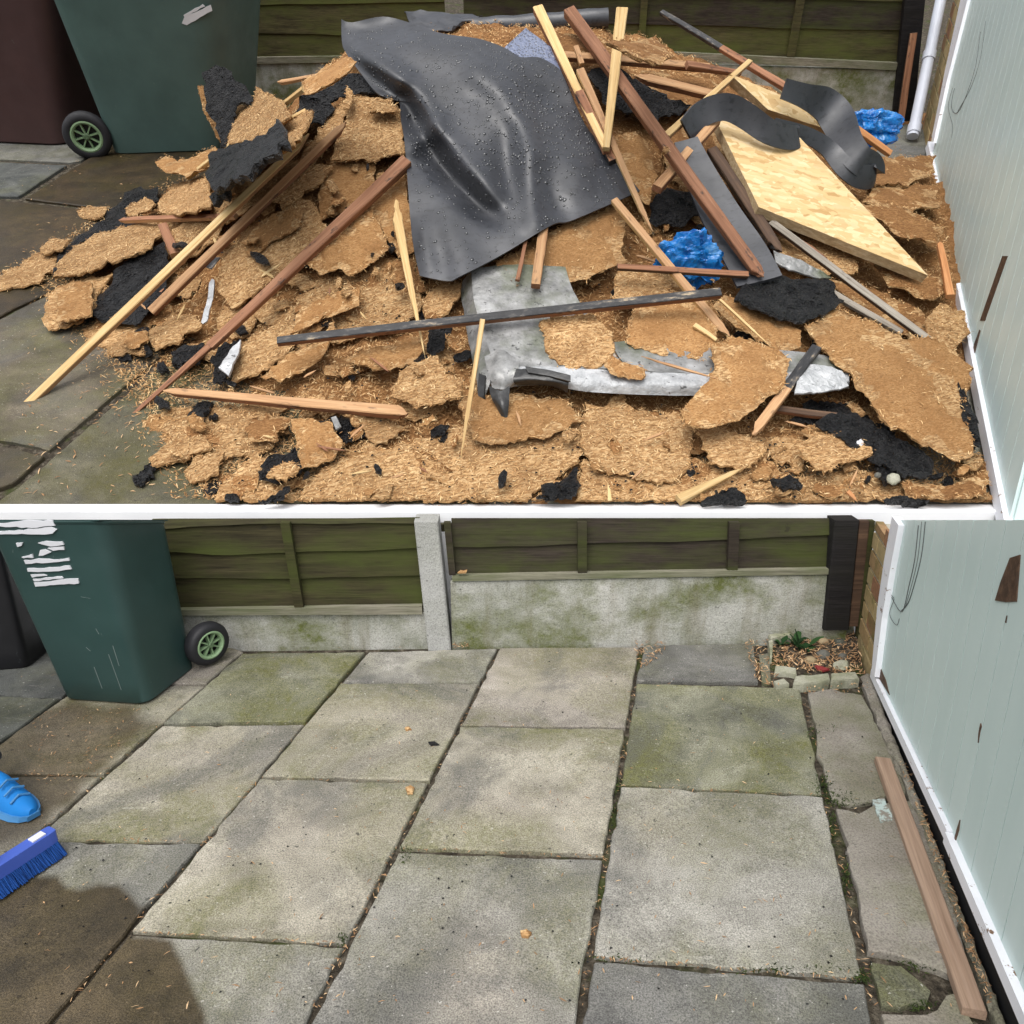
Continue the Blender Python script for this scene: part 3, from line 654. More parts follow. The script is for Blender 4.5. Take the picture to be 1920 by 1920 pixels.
# ---- wheels and bins
def wheel(yd, parent, c, axis, r, w):
    axis = axis.normalized(); fr = frame(c, Vector((0, 0, 1)).cross(axis) if abs(axis.z) < .9 else (1, 0, 0), axis); n = 28
    h = empty_child('wheel', yd, parent, fr)
    prof = [(.60, -.5), (.80, -.52), (.93, -.42), (1.0, -.2), (1.0, .2), (.93, .42), (.80, .52), (.66, .5), (.60, .38), (.60, -.38)]
    V = []; Fc = []; m = len(prof)
    for i in range(n):
        a = 2*math.pi*i/n
        for (q, z) in prof: V.append((q*r*math.cos(a), q*r*math.sin(a), z*w))
    for i in range(n):
        for k in range(m): Fc.append([i*m+k, ((i+1) % n)*m+k, ((i+1) % n)*m+(k+1) % m, i*m+(k+1) % m])
    put('tyre', V, Fc, M_TYRE, yd, h, fr=fr, smooth=True)
    mb = MB(); rr = []
    for i in range(n):
        a = 2*math.pi*i/n; rr.append([Vector((q*r*math.cos(a), q*r*math.sin(a), z*w)) for q, z in ((.66, .50), (.60, .54), (.53, .46), (.50, .16), (.62, .10))])
    rr.append(rr[0]); mb.loft(rr, cap=False)
    for k in range(2): mb.loft([[Vector((q*r*math.cos(2*math.pi*i/16), q*r*math.sin(2*math.pi*i/16), z*w)) for i in range(16)] for q, z in ((.14, .1), (.14, .50), (.10, .55))])
    for i in range(8):
        a = 2*math.pi*i/8+.2; d = Vector((math.cos(a), math.sin(a), 0)); t = Vector((-d.y, d.x, 0))
        mb.loft([[d*(q*r)-t*.035*r+Vector((0, 0, .1*w)), d*(q*r)+t*.035*r+Vector((0, 0, .1*w)), d*(q*r)+t*.028*r+Vector((0, 0, .40*w)), d*(q*r)-t*.028*r+Vector((0, 0, .40*w))] for q in (.12, .53)])
    put('rim', mb.V, mb.F, M_RIM, yd, h, fr=fr, mi=mb.mi)
    put('hub_back', [(.58*r*math.cos(2*math.pi*i/n), .58*r*math.sin(2*math.pi*i/n), .05*w) for i in range(n)], [list(range(n))], M_BINK, yd, h, fr=fr)
    return h
def empty_child(name, yd, parent, fr):
    # a small axle mesh carries the wheel's sub-parts
    V = [(.05*fr.to_scale().x*math.cos(a)*.3, .015*math.sin(a), z) for z in (-.03, .0) for a in (0, 1.05, 2.09, 3.14, 4.19, 5.24)]
    Fc = [[i, (i+1) % 6, 6+(i+1) % 6, 6+i] for i in range(6)]
    return put(name, V, Fc, M_BINK, yd, parent, fr=fr)
def bin_body(yd, base, top, mat, tags, rc=.16, nr=8, nc=5, lid=True):
    """base, top: four corner points each (same winding); rounded corners, slight rim and lid"""
    B = [Vector(p) for p in base]; T = [Vector(p) for p in top]
    e = empty('wheelie_bin', yd, sum(B, Vector())/4, **tags)
    def ring(k, off=0.0, rcs=1.0):
        C = [b.lerp(t, k) for b, t in zip(B, T)]; ce = sum(C, Vector())/4
        C = [c+(c-ce).normalized()*off for c in C]; out = []
        for i in range(4):
            p, a, b = C[i], C[i-1], C[(i+1) % 4]; r = rc*rcs*min((a-p).length, (b-p).length)
            p0 = p+(a-p).normalized()*r; p1 = p+(b-p).normalized()*r
            for j in range(nc+1):
                t = j/nc; out.append(p0*(1-t)**2+p*2*t*(1-t)+p1*t*t)
        return out
    r0 = [v.lerp(sum(B, Vector())/4, .05) for v in ring(0)]
    mb = MB(); mb.loft([r0, ring(.012)]+[ring(k/nr) for k in range(1, nr+1)])
    mb.put('bin_body', mat, yd, e, smooth=True)
    mb = MB(); mb.loft([ring(.955, .012), ring(.96, .018), ring(.985, .018), ring(.99, .012)]) if lid else mb.loft([ring(.985, .002), ring(.987, .004), ring(.997, .004), ring(.999, .002)]); mb.put('bin_rim', mat, yd, e, smooth=True)
    if lid:
        up = (T[0]-B[0]).normalized(); n = (T[1]-T[0]).cross(T[2]-T[0]).normalized(); n = n if n.z > 0 else -n
        mb = MB(); mb.loft([[v+n*.001 for v in ring(1, .022)], [v+n*.010 for v in ring(1, .022)], [v+n*.014 for v in ring(1, .004)]]); mb.put('bin_lid', mat, yd, e)
    return e
def smooth_auto(o, ang=40):
    pass
# lower green bin
g = LO.g
b0, b1, b2 = g(116, 1312), g(276, 1323), g(370, 1248); b3 = b0+(b2-b1)
def rowpt(x, Y, y=977): return LO.aty(x, y, Y)
t0, t1, t2 = rowpt(-40, b0.y+.00), rowpt(190, b1.y-.02), rowpt(318, b2.y+.02); _n = (b1-b0).cross(t0-b0).normalized(); t1 = LO.pl(186, 977, b0, _n); t3 = t0+(t2-t1); t3 = LO.aty(LO.proj(t3)[0], 977, t3.y)
BG = bin_body(LO, [b0, b1, b2, b3], [t0, t1, t2, t3], M_BIN, dict(label='dark green wheelie bin with white sticker strips on the clean patio', cat='wheelie bin'), rc=.17, lid=False)
mb = MB(); T4 = [t0, t1, t2, t3]; ce = sum(T4, Vector())/4; 
mb.loft([[p-(p-ce)*.02 for p in T4], [p-(p-ce)*.02+Vector((0, 0, .004)) for p in T4]]).put('bin_lid', M_BIN, LO, BG)
ax = (b1-b0).normalized()
wc = LO.at(385, 1207, 1); 
_y = b2.y+.0; c = LO.aty(388, 1206, _y+.005)
wheel(LO, BG, Vector((c.x, c.y, c.z)), Vector((.80, -.60, 0)), 41.5/F*(c.y*LO.c-(c.z-1.2)*LO.s), .05)
# white sticker strips on its front face
fn = (b1-b0).cross(t0-b0).normalized(); fn = fn if fn.y < 0 else -fn
def facept(x, y, off=.004): return LO.pl(x, y, b0+fn*off, fn)
for q in ([(-60, 985), (60, 976), (98, 976), (103, 986), (60, 990), (20, 988)], [(-40, 1000), (60, 992), (95, 988), (106, 993), (98, 1001), (72, 1002), (30, 1002)], [(30, 1019), (42, 1018), (40, 1024), (32, 1026)],
          [(70, 1018), (85, 1015), (116, 1016), (119, 1022), (95, 1025), (78, 1021)], [(88, 1028), (119, 1025), (120, 1031), (100, 1033)], [(75, 1032), (84, 1030), (95, 1036), (80, 1042), (72, 1042)], [(40, 1044), (60, 1039), (62, 1046), (44, 1047)],
          [(44, 1051), (70, 1048), (100, 1050), (128, 1046), (130, 1051), (100, 1054), (48, 1057)], [(50, 1066), (100, 1064), (130, 1061), (134, 1067), (110, 1071), (52, 1072)], [(57, 1078), (80, 1077), (88, 1079), (60, 1083)], [(61, 1086), (85, 1083), (116, 1081), (118, 1085), (64, 1090)], [(63, 1092), (100, 1089), (146, 1085), (148, 1094), (120, 1096), (66, 1100)]):
    qq = densify(q, 9, 1.2); P = [facept(x, y) for x, y in qq]; cc = sum(P, Vector())/len(P)
    if all(x > -30 for x, _ in q) or True:
        MB().loft([[p-fn*.004 for p in P], P]).put('sticker_strip', M_STICK, LO, BG)
# scuffs on the rounded front corner
for a, b in (((175, 1252), (190, 1292)), ((210, 1212), (222, 1250)), ((202, 1228), (226, 1295)), ((178, 1180), (184, 1190)), ((150, 1120), (168, 1123)), ((160, 1215), (168, 1222))):
    P = [facept(a[0]-.5, a[1]), facept(a[0]+.5, a[1]), facept(b[0]+.4, b[1]), facept(b[0]-.4, b[1])]
    MB().loft([[p-fn*.0042 for p in P], [p-fn*.0032 for p in P]]).put('scratch_mark', M_SCR, LO, BG)
# black bin behind at the left edge
c0 = g(30, 1250); k0, k1, k2 = g(-60, 1262), g(52, 1252), g(96, 1216)
k3 = k0+(k2-k1); kt = lambda p: LO.aty(LO.proj(p+Vector((0, 0, .3)))[0]-12, 977, p.y)
KB = bin_body(LO, [k0, k1, k2, k3], [LO.aty(-220, 977, k0.y), LO.aty(-12, 977, k1.y), LO.aty(26, 977, k2.y), LO.aty(-170, 977, k3.y)], M_BINK, dict(label='black wheelie bin half hidden behind the green bin with white strips', cat='wheelie bin'), lid=False)
c = LO.aty(60, 1203, k2.y-.02); wheel(LO, KB, c, Vector((.75, -.65, 0)), 42/F*2.3, .05)
# ---- upper bins
G = UP.g
b0, b1 = G(203, 292), G(414, 284); dv = Vector((.12, .62, 0)); b2, b3 = b1+dv, b0+dv
hz_ = 1.28
def upz(x, y, z): return UP.g(x, y, z)
t0 = UP.aty(54, -60, b0.y-.10); t1 = UP.aty(408, -60, b1.y-.10); dt = Vector((.14, .80, 0))
zt_ = (t0.z+t1.z)/2
_n = (b1-b0).cross(t0-b0).normalized(); t1 = UP.pl(408, -60, b0, _n)
UB = bin_body(UP, [b0, b1, b2, b3], [t0, t1, t1+dt, t0+dt], M_BIN_LIT, dict(label='tall dark green wheelie bin beside the rubble heap', cat='wheelie bin'), rc=.22)
c = UP.aty(164, 254, b0.y-.02); wheel(UP, UB, c, Vector((.25, -1, 0)), 41.5/F*((c.y*UP.c)-(c.z-H_UP)*UP.s), .075)
fn = (b1-b0).cross(t0-b0).normalized(); fn = fn if fn.y < 0 else -fn
for q in ([(341, 44), (346, 31), (395, 10), (398, 20), (350, 47)], [(344, 28), (380, 8), (384, 12), (346, 33)]):
    P = [UP.pl(x, y, b0+fn*.004, fn) for x, y in densify(q, 8, 1)]; MB().loft([[p-fn*.006 for p in P], P]).put('sticker_strip', M_STICK, UP, UB)
k0, k1 = G(-140, 262), G(122, 274); dv = Vector((.16, .55, 0))
UK = bin_body(UP, [k0, k1, k1+dv, k0+dv], [UP.aty(-230, -60, k0.y-.05), UP.aty(84, -60, k1.y-.02), UP.aty(84, -60, k1.y-.02)+dv*1.2, UP.aty(-230, -60, k0.y-.05)+dv*1.2], M_BINB, dict(label='dark brown wheelie bin at the far left beside the tall green bin', cat='wheelie bin'), rc=.22)
# bin row behind: dark body between the two bins
k0, k1 = G(60, 262), G(175, 262); k0 += Vector((0, .25, 0)); k1 += Vector((0, .25, 0)); dv = Vector((.1, .5, 0))
bin_body(UP, [k0, k1, k1+dv, k0+dv], [UP.aty(70, -60, k0.y), UP.aty(150, -60, k1.y), UP.aty(150, -60, k1.y)+dv, UP.aty(70, -60, k0.y)+dv], M_BINK, dict(label='black bin in the shadowed gap between brown and green bins', cat='wheelie bin'))

# ---- corner of lower yard: kerb stones, pebbles, weed, litter
def stone(yd, c, sx, sy, sz, mat, seed, name='pebble', rot=0, rough=.12, **tags):
    bm = bmesh.new(); bmesh.ops.create_icosphere(bm, subdivisions=3, radius=1); cr, sr = math.cos(rot), math.sin(rot); V = []
    for v in bm.verts:
        p = v.co*(1+nz(v.co.x*1.7+seed, v.co.y*1.7, v.co.z*1.7)*rough*2.4+nz(v.co.x*5+seed, v.co.y*5, v.co.z*5)*rough*.6)
        q = Vector((p.x*sx, p.y*sy, max(-.6, p.z)*sz)); V.append(Vector((q.x*cr-q.y*sr, q.x*sr+q.y*cr, q.z))+c)
    Fc = [[v.index for v in f.verts] for f in bm.faces]; bm.free()
    return put(name, V, Fc, mat, yd, smooth=True, **tags)
def pst(x, y, wpx, hpx, mat, seed, label, name='pebble', rough=.1, cat='pebble', group=None, yd=LO, asp=.8):
    p = yd.g(x, y); t = (p.y*yd.c+(yd.H-p.z)*yd.s); s = wpx/F*t/2
    return stone(yd, p+Vector((0, 0, s*.35)), s, s*asp, s*.62, mat, seed, name, random.uniform(0, 1), rough, label=label, cat=cat, **({'group': group} if group else {}))
pst(1543, 1232, 27, 16, M_PEB, 3, 'smooth dark grey pebble in the littered corner bed')
pst(1519, 1242, 24, 14, M_PEBT, 8, 'tan brown pebble left of the dark grey one in corner bed')
pst(1579, 1234, 20, 14, M_PEB, 14, 'greyish pebble nearest the brick pier in corner bed')
pst(1543, 1207, 22, 14, M_PEBT, 21, 'brownish pebble at the back of the corner bed')
pst(1575, 1209, 24, 12, M_SL[6], 24, 'flat dark slate chip at the back of the corner bed', cat='stone chip', name='stone_chip')
pst(1577, 1254, 30, 14, M_STONE, 33, 'pale broken stone lump behind the front kerb stones', cat='stone', name='broken_stone', rough=.2)
def kerb(px, h, mat, label, nm='kerb_stone', cat='kerb stone', yd=LO, z0=-.01, jit=3.2):
    P = [yd.g(x, y, h) for x, y in densify(px, 13, jit*.7)]; c = sum(P, Vector())/len(P)
    MB().loft([[Vector((p.x, p.y, z0)) for p in P], [Vector((p.x, p.y, h-.006)) for p in P], [p.lerp(c, .06) for p in P]]).put(nm, mat, yd, label=label, cat=cat)
kerb([(1490, 1268), (1555, 1262), (1557, 1274), (1508, 1281), (1488, 1281)], .022, M_STONE, 'long pale kerb stone at the front of the corner bed')
kerb([(1558, 1262), (1604, 1259), (1611, 1271), (1558, 1275)], .022, M_STONE, 'short pale kerb stone at the front right by the brick pier')
kerb([(1453, 1248), (1492, 1252), (1494, 1265), (1452, 1262)], .02, M_STONE, 'chipped kerb stone at the front left corner of the bed')
kerb([(1450, 1277), (1470, 1272), (1480, 1281), (1456, 1285)], .014, M_STONE, 'whitish chipped stone tip at the front left of corner bed', nm='stone_chip', cat='stone chip', jit=1)
kerb([(1441, 1190), (1480, 1184), (1484, 1190), (1447, 1198)], .035, M_STONE, 'pale kerb stone against the gravel board at the back of corner bed')
kerb([(1441, 1200), (1449, 1199), (1448, 1232), (1444, 1232)], .03, M_STONE, 'thin pale kerb stone on the left side of corner bed', jit=1)
P = [LO.g(x, y, .016) for x, y in densify([(1528, 1247), (1545, 1250), (1556, 1254), (1545, 1257), (1533, 1255)], 6, 1)]
MB().loft([[p-Vector((0, 0, .006)) for p in P], P]).put('plastic_scrap', M_REDP, LO, label='small red plastic scrap among shavings in the corner bed', cat='scrap')
# sloping mortar fillet in the corner
P0 = [FW.P(sv(1545, 1110)[0], sv(1545, 1118)[1], .016), FW.P(sv(1600, 1110)[0], sv(1600, 1128)[1], .016), LO.g(1602, 1188), LO.g(1530, 1192)]
rows_ = []
for i in range(9):
    r = []
    for j in range(9):
        u, v = j/8, i/8; p = P0[0].lerp(P0[1], u).lerp(P0[3].lerp(P0[2], u), v); r.append(p+Vector((0, -.01*math.sin(u*3.1), -.02*math.sin(v*3.14)+nz(u*5, v*5, 2)*.008)))
    rows_.append(r)
V = [p for r in rows_ for p in r]; put('mortar_fillet', V, [[i*9+j, i*9+j+1, (i+1)*9+j+1, (i+1)*9+j] for i in range(8) for j in range(8)], M_GRAVEL, LO, smooth=True, label='lumpy mortar fillet sloping down the corner under the black post', cat='mortar')
# corner earth
P = [LO.g(x, y, .004) for x, y in ((1440, 1186), (1600, 1176), (1624, 1280), (1500, 1286), (1446, 1284))]
mb = MB().loft([[p-Vector((0, 0, .03)) for p in P], P]); mb.put('bed_soil', M_SOIL, LO, base=P[0], kind='structure')
def leafblade(V, Fc, p, d, L, w, up):
    side = d.cross(Vector((0, 0, 1))).normalized(); b = len(V); n = 5
    for i in range(n+1):
        t = i/n; c = p+d*(L*t)+Vector((0, 0, up*math.sin(t*2.2)*L)); ww = w*math.sin(.25+t*2.6)*(1+.35*math.sin(t*21)); V += [c-side*ww+Vector((0, 0, .15*w)), c, c+side*ww+Vector((0, 0, .15*w))]
    for i in range(n):
        q = b+i*3; Fc += [[q, q+1, q+4, q+3], [q+1, q+2, q+5, q+4]]
V, Fc = [], []
for (x, y, m, L) in ((1490, 1212, 7, .05), (1515, 1220, 6, .042), (1466, 1212, 5, .04)):
    p = LO.g(x, y, .005)
    for i in range(m):
        a = random.uniform(0, 6.28); leafblade(V, Fc, p, Vector((math.cos(a), math.sin(a), .15)).normalized(), L*random.uniform(.6, 1.1), .010, random.uniform(.25, .7))
p = LO.g(1500, 1222, .005)
leafblade(V, Fc, p, Vector((-.25, .2, .9)).normalized(), .075, .009, .1); leafblade(V, Fc, p, Vector((-.45, .3, .6)).normalized(), .06, .009, .2)
leafblade(V, Fc, LO.g(1512, 1215, .01), Vector((.7, -.1, .4)).normalized(), .06, .012, .3)
put('weed', V, Fc, M_LEAF, LO, label='small green dandelion-like weed growing in the littered corner bed', cat='weed')
# shavings litter in the lower yard
def gpick(poly, n):
    xs = [p[0] for p in poly]; ys = [p[1] for p in poly]
    def f(i):
        for _ in range(60):
            x, y = random.uniform(min(xs), max(xs)), random.uniform(min(ys), max(ys))
            if inpoly(x, y, poly): return LO.g(x, y, .003)
        return None
    return f
V, Fc = [], []
def addsl(n, pick, **k):
    a, b = slivers(n, pick, **k); o = len(V); V.extend(a); Fc.extend([[i+o for i in f] for f in b])
addsl(900, gpick([(1445, 1200), (1600, 1180), (1622, 1270), (1500, 1262), (1450, 1250)], 0), L=(.008, .026), Wd=(.002, .005), lift=(.004, .010))
addsl(160, gpick([(1395, 1206), (1450, 1200), (1460, 1290), (1420, 1285)], 0), L=(.008, .024), Wd=(.002, .004))
addsl(90, gpick([(1190, 1208), (1250, 1206), (1240, 1240), (1200, 1255)], 0), L=(.008, .024), Wd=(.002, .004))
addsl(60, gpick([(1490, 1270), (1630, 1276), (1640, 1310), (1500, 1300)], 0), L=(.006, .02), Wd=(.002, .004))
addsl(50, gpick([(1530, 1120), (1560, 1110), (1560, 1130), (1540, 1135)], 0), L=(.006, .02), Wd=(.002, .004))
addsl(60, gpick([(850, 1206), (880, 1206), (880, 1214), (850, 1216)], 0), L=(.006, .02), Wd=(.002, .004))
addsl(420, gpick([(30, 1240), (1500, 1215), (1640, 1290), (1880, 1900), (30, 1900)], 0), L=(.004, .015), Wd=(.0012, .003), tilt=.15, lift=(0, .002))
addsl(130, gpick([(60, 1320), (280, 1330), (180, 1470), (30, 1470)], 0), L=(.004, .016), Wd=(.0012, .003), tilt=.15, lift=(0, .002))
addsl(240, gpick([(1684, 1440), (1698, 1440), (1858, 1880), (1852, 1900)], 0), L=(.005, .018), Wd=(.001, .003), lift=(.012, .02))
for a, b, n, s in ((J[3], (1215, 1890), 240, 9), (J[2], (1230, 1890), 130, 5), (J[4], (1220, 1890), 160, 6), (J[5], (1290, 1890), 140, 7), (J[1], (1330, 1560), 60, 5)):
    def pk(i, a=a, b=b, s=s):
        y = random.uniform(*b); return LO.g(line_at(a, y)+random.uniform(-s, s), y, -.006)
    addsl(int(n*.55), pk, L=(.005, .016), Wd=(.001, .0026), lift=(-.001, .003))
for (x0, y0, x1, y1, n) in ((497, 1459, 803, 1464, 60), (752, 1591, 1135, 1606, 90), (1112, 1795, 1622, 1838, 140), (253, 1746, 633, 1770, 100), (1160, 1473, 1545, 1492, 70), (30, 1452, 187, 1453, 60), (140, 1575, 380, 1578, 40), (420, 1216, 770, 1212, 50), (850, 1209, 1440, 1200, 120)):
    addsl(int(n*.5), lambda i: LO.g(x0+(x1-x0)*(q := random.random()), y0+(y1-y0)*q+random.uniform(-3, 3), -.006), L=(.005, .015), Wd=(.001, .0026), lift=(0, .003), tilt=.3)
put('wood_shavings', V, Fc, M_FIBLO, LO, base=Vector((0, 1.6, 0)), label='loose wood shavings strewn over swept paving and corner bed', cat='shavings', kind='stuff')
# moss tufts in the joints
V, Fc = [], []
def tuft(x, y, rx, ry, n, z=-.008, L=(.004, .011)):
    addsl(int(n*.6), lambda i: LO.g(x+random.gauss(0, rx), y+random.gauss(0, ry), z), L=L, Wd=(.001, .003), lift=(0, .008), tilt=.9)
tuft(1546, 1474, 9, 10, 420); tuft(1570, 1502, 26, 7, 700); tuft(1586, 1650, 5, 16, 300); tuft(1560, 1552, 5, 18, 260); tuft(1525, 1376, 8, 8, 160); tuft(1612, 1836, 9, 5, 220); tuft(1500, 1822, 70, 4, 400); tuft(1720, 1812, 22, 8, 200)
tuft(640, 1766, 5, 6, 90); tuft(1158, 1478, 6, 10, 160); tuft(1150, 1530, 5, 24, 180); tuft(1160, 1800, 40, 4, 120); tuft(760, 1605, 6, 12, 90); tuft(1420, 1250, 4, 6, 90); tuft(300, 1345, 25, 12, 60, L=(.004, .01)); tuft(1725, 1888, 14, 5, 160)
for (x, y) in ((1500, 1285), (1560, 1370)): tuft(x, y, 8, 6, 70)
put('joint_moss', V, Fc, M_GREEN, LO, base=Vector((.8, 1.5, 0)), label='dark green moss growing in the joints of the clean paving', cat='moss', kind='stuff')
# dark specks
V, Fc = [], []
for i in range(240):
    p = gpick([(30, 1240), (1500, 1225), (1620, 1300), (1700, 1890), (30, 1890)], 0)(0); r = random.uniform(.0015, .0038); b = len(V)
    p = Vector((p.x, p.y, .001)); V += [p+Vector((r, 0, 0)), p+Vector((-r*.5, r*.8, 0)), p+Vector((-r*.6, -r*.7, 0)), p+Vector((0, 0, r))]; Fc += [[b, b+1, b+3], [b+1, b+2, b+3], [b+2, b, b+3]]
put('felt_crumbs', V, Fc, M_FELT, LO, base=Vector((0, 1.5, 0)), label='tiny black felt crumbs left on the swept paving', cat='crumbs', kind='stuff')
# a few bigger leftovers one can point at
def flake(px, mat, label, nm, cat, h=.006):
    P = [LO.g(x, y, h) for x, y in densify(px, 5, 1.2)]; c = sum(P, Vector())/len(P)
    mb = MB().loft([[Vector((p.x, p.y, .0005)) for p in P], [p+Vector((0, 0, nz(p.x*60, p.y*60)*.006)) for p in P], [p.lerp(c, .3)+Vector((0, 0, .003)) for p in P]]); mb.put(nm, mat, LO, label=label, cat=cat)
flake([(760, 1476), (770, 1471), (777, 1476), (774, 1486), (764, 1488)], M_TORN, 'curled chipboard flake on the slab left of the long joint', 'chipboard_flake', 'wood flake')
flake([(976, 1746), (988, 1741), (997, 1749), (990, 1756), (978, 1754)], M_TORN, 'lone chipboard flake on the big front middle slab', 'chipboard_flake', 'wood flake')
flake([(758, 1364), (768, 1363), (772, 1367), (762, 1369)], M_TORN, 'little tan flake on the slab in front of the concrete post', 'chipboard_flake', 'wood flake')
flake([(802, 1391), (815, 1390), (824, 1396), (808, 1398)], M_FELT, 'thin black felt scrap on the slab beside the wide joint', 'felt_scrap', 'felt scrap', .003)
p = sv(867, 1074, .02); flp = [FW.P(p[0]+a*.02, p[1]+.001+b*.012, .016) for a, b in ((-.8, 0), (-.3, .7), (.2, .5), (.8, .8), (.6, 0))]
MB().loft([flp, [q+FW.n*.012 for q in flp]]).put('chipboard_flake', M_TORN, LO, label='orange flake sitting on the fence rail right of the concrete post', cat='wood flake')

# ---- broom and blue shoe at the left edge
bz = .055
a, b = LO.g(-40, 1640, bz), LO.g(98, 1552, bz); d = (b-a).normalized(); d.z = 0; d.normalize(); L = (b-a).length
n_ = Vector((d.y, -d.x, 0)); n_ = n_ if n_.y < 0 else -n_
br = empty('broom', LO, a.lerp(b, .5)-Vector((0, 0, bz)), label='blue plastic broom sweeping in from the left edge of the clean patio', cat='broom')
mb = MB(); wd = .035
mb.loft([[a+d*x-n_*wd*k*.5+Vector((0, 0, -.028)), a+d*x+n_*wd*k*.5+Vector((0, 0, -.028)), a+d*x+n_*wd*k*.42+Vector((0, 0, 0)), a+d*x-n_*wd*k*.42+Vector((0, 0, 0))] for x, k in ((0, 1), (L*.9, 1), (L*.98, .92), (L, .75))]).put('broom_head', M_BROOM, LO, br)
V, Fc = [], []
for i in range(2600):
    x = random.random()*L*.985; y = random.uniform(-.45, .45); p = a+d*x+n_*wd*y+Vector((0, 0, -.026)); q = p+n_*(.012+.028*y+random.uniform(-.002, .003))+d*random.uniform(-.003, .006)+Vector((0, 0, -bz+.029)); w_ = d*.0013; m_ = n_*.0013; o = len(V)
    V += [p-w_, p+w_, p+m_, q-w_, q+w_, q+m_]; Fc += [[o, o+1, o+4, o+3], [o+1, o+2, o+5, o+4], [o+2, o, o+3, o+5]]
put('bristles', V, Fc, M_BRIST, LO, br, kind='stuff')
p = a.lerp(b, .78); MB().loft([[p+d*(x*.014)+n_*(y*.009)+Vector((0, 0, z)) for x, y in ((-1, -1), (1, -1), (1, 1), (-1, 1))] for z in (-.001, .003)]).put('white_label', M_STICK, LO, br)
hp = a.lerp(b, .12); MB().tube([hp, hp+Vector((-.10, .05, .22)), hp+Vector((-.28, .12, .62))], .010, 10).put('handle', M_BROOM, LO, br)
# shoe: toe points right into the frame, the wearer stands outside the left edge
toe = LO.g(63, 1534, .0); hd = Vector((.86, -.51, 0)); sd_ = Vector((hd.y, -hd.x, 0)) 
pe_ = empty('person', LO, toe-hd*.14, label='person in blue trainers at the left edge behind the blue broom', cat='person')
secs = []
prof = [(0.0, .010, .022), (.012, .024, .030), (.035, .034, .040), (.07, .040, .052), (.10, .038, .074), (.125, .034, .090), (.16, .033, .090), (.20, .033, .082), (.222, .024, .07), (.23, .010, .05)]
for x, w_, h_ in prof:
    c = toe-hd*x; secs.append([c+sd_*(w_*math.cos(t))*(.85)+Vector((0, 0, .010+max(0, math.sin(t))*h_*.7-max(0, -math.sin(t))*.006)) for t in [2*math.pi*k/14 for k in range(14)]])
MB().loft(secs).put('shoe', M_SHOE, LO, pe_, smooth=True)
MB().loft([[(toe-hd*x)+sd_*(math.cos(t)*(w_+.004))+Vector((0, 0, .001 if q == 0 else .012)) for t in [0] for q in (0,)] + [(toe-hd*x)+sd_*(w_*.85+.004)+Vector((0, 0, .013)), (toe-hd*x)-sd_*(w_*.85+.004)+Vector((0, 0, .013)), (toe-hd*x)-sd_*(w_*.85+.004)+Vector((0, 0, .001))] for x, w_, h_ in [(-.004, .012, 0)]+prof]).put('shoe_sole', M_SOLE, LO, pe_)
for k in range(3):
    x = .045+k*.022; MB().tube([toe-hd*x+sd_*.022+Vector((0, 0, .036+k*.012)), toe-hd*(x+.004)+Vector((0, 0, .045+k*.012)), toe-hd*x-sd_*.022+Vector((0, 0, .036+k*.012))], .0030, 6).put('shoe_stripe', M_SOLE, LO, pe_)

an = toe-hd*.195+Vector((0, 0, .075)); kn = an+Vector((-.08, -.02, .30)); hi = kn+Vector((-.20, .10, .30))
MB().tube([an, an.lerp(kn, .3), an.lerp(kn, .7), kn, kn.lerp(hi, .3), kn.lerp(hi, .7), hi], [.040, .046, .055, .060, .066, .075, .08], 14).put('trouser_leg', M_CLOTH, LO, pe_, smooth=True)
# ================================================================== UPPER YARD (sloping, behind and above the clean yard)
yC = 2.43
def zat(y, Y): d = LO.ray(960, y); return H_LOW+d.z*Y/d.y
zc0, zc1 = zat(977, yC), zat(946, yC+.075)
put('retaining_wall', *(lambda m: (m.V, m.F))(MB().box((-14, yC+.012, -.06), (28, 0, 0), (0, .06, 0), (0, 0, zc0-.012+.06))), M_WHITE, LO, base=Vector((0, yC+.04, -.06)), label='white rendered retaining wall between the clean yard and the sloping upper yard', cat='wall')
mb = MB(); mb.loft([[Vector((x, yC, zc0-.012)), Vector((x, yC, zc1-.004)), Vector((x, yC+.004, zc1)), Vector((x, yC+.080, zc1)), Vector((x, yC+.080, zc0-.012))] for x in (-14, 14)])
mb.put('coping', M_WHITE, LO, label='long white painted coping strip dividing the rubble yard from the clean yard', cat='coping')
v0 = (UP.M.inverted() @ Vector((0, yC+.082, zc1))).y
gu = put('upper_ground', [(-30, v0-.02, -.05), (30, v0-.02, -.05), (30, 70, -.05), (-30, 70, -.05)], [[0, 1, 2, 3]], M_SOIL, UP, base=Vector((0, 4, -.05)), kind='structure')
pav_up = put('upper_patio', [(-4.5, v0-.01, -.016), (2.9, v0-.01, -.016), (3.6, 7.2, -.016), (-5.5, 7.2, -.016)], [[0, 1, 2, 3]], M_SOIL, UP, base=Vector((0, 4, -.016)), kind='structure')
def wd1(x, y): return .62*max(0, min(1, .5+sdist(x, y, [(-200, 300), (420, 230), (520, 420), (360, 700), (200, 800), (120, 640), (-100, 600)])/60+nz(x*.01, y*.01)))+.38
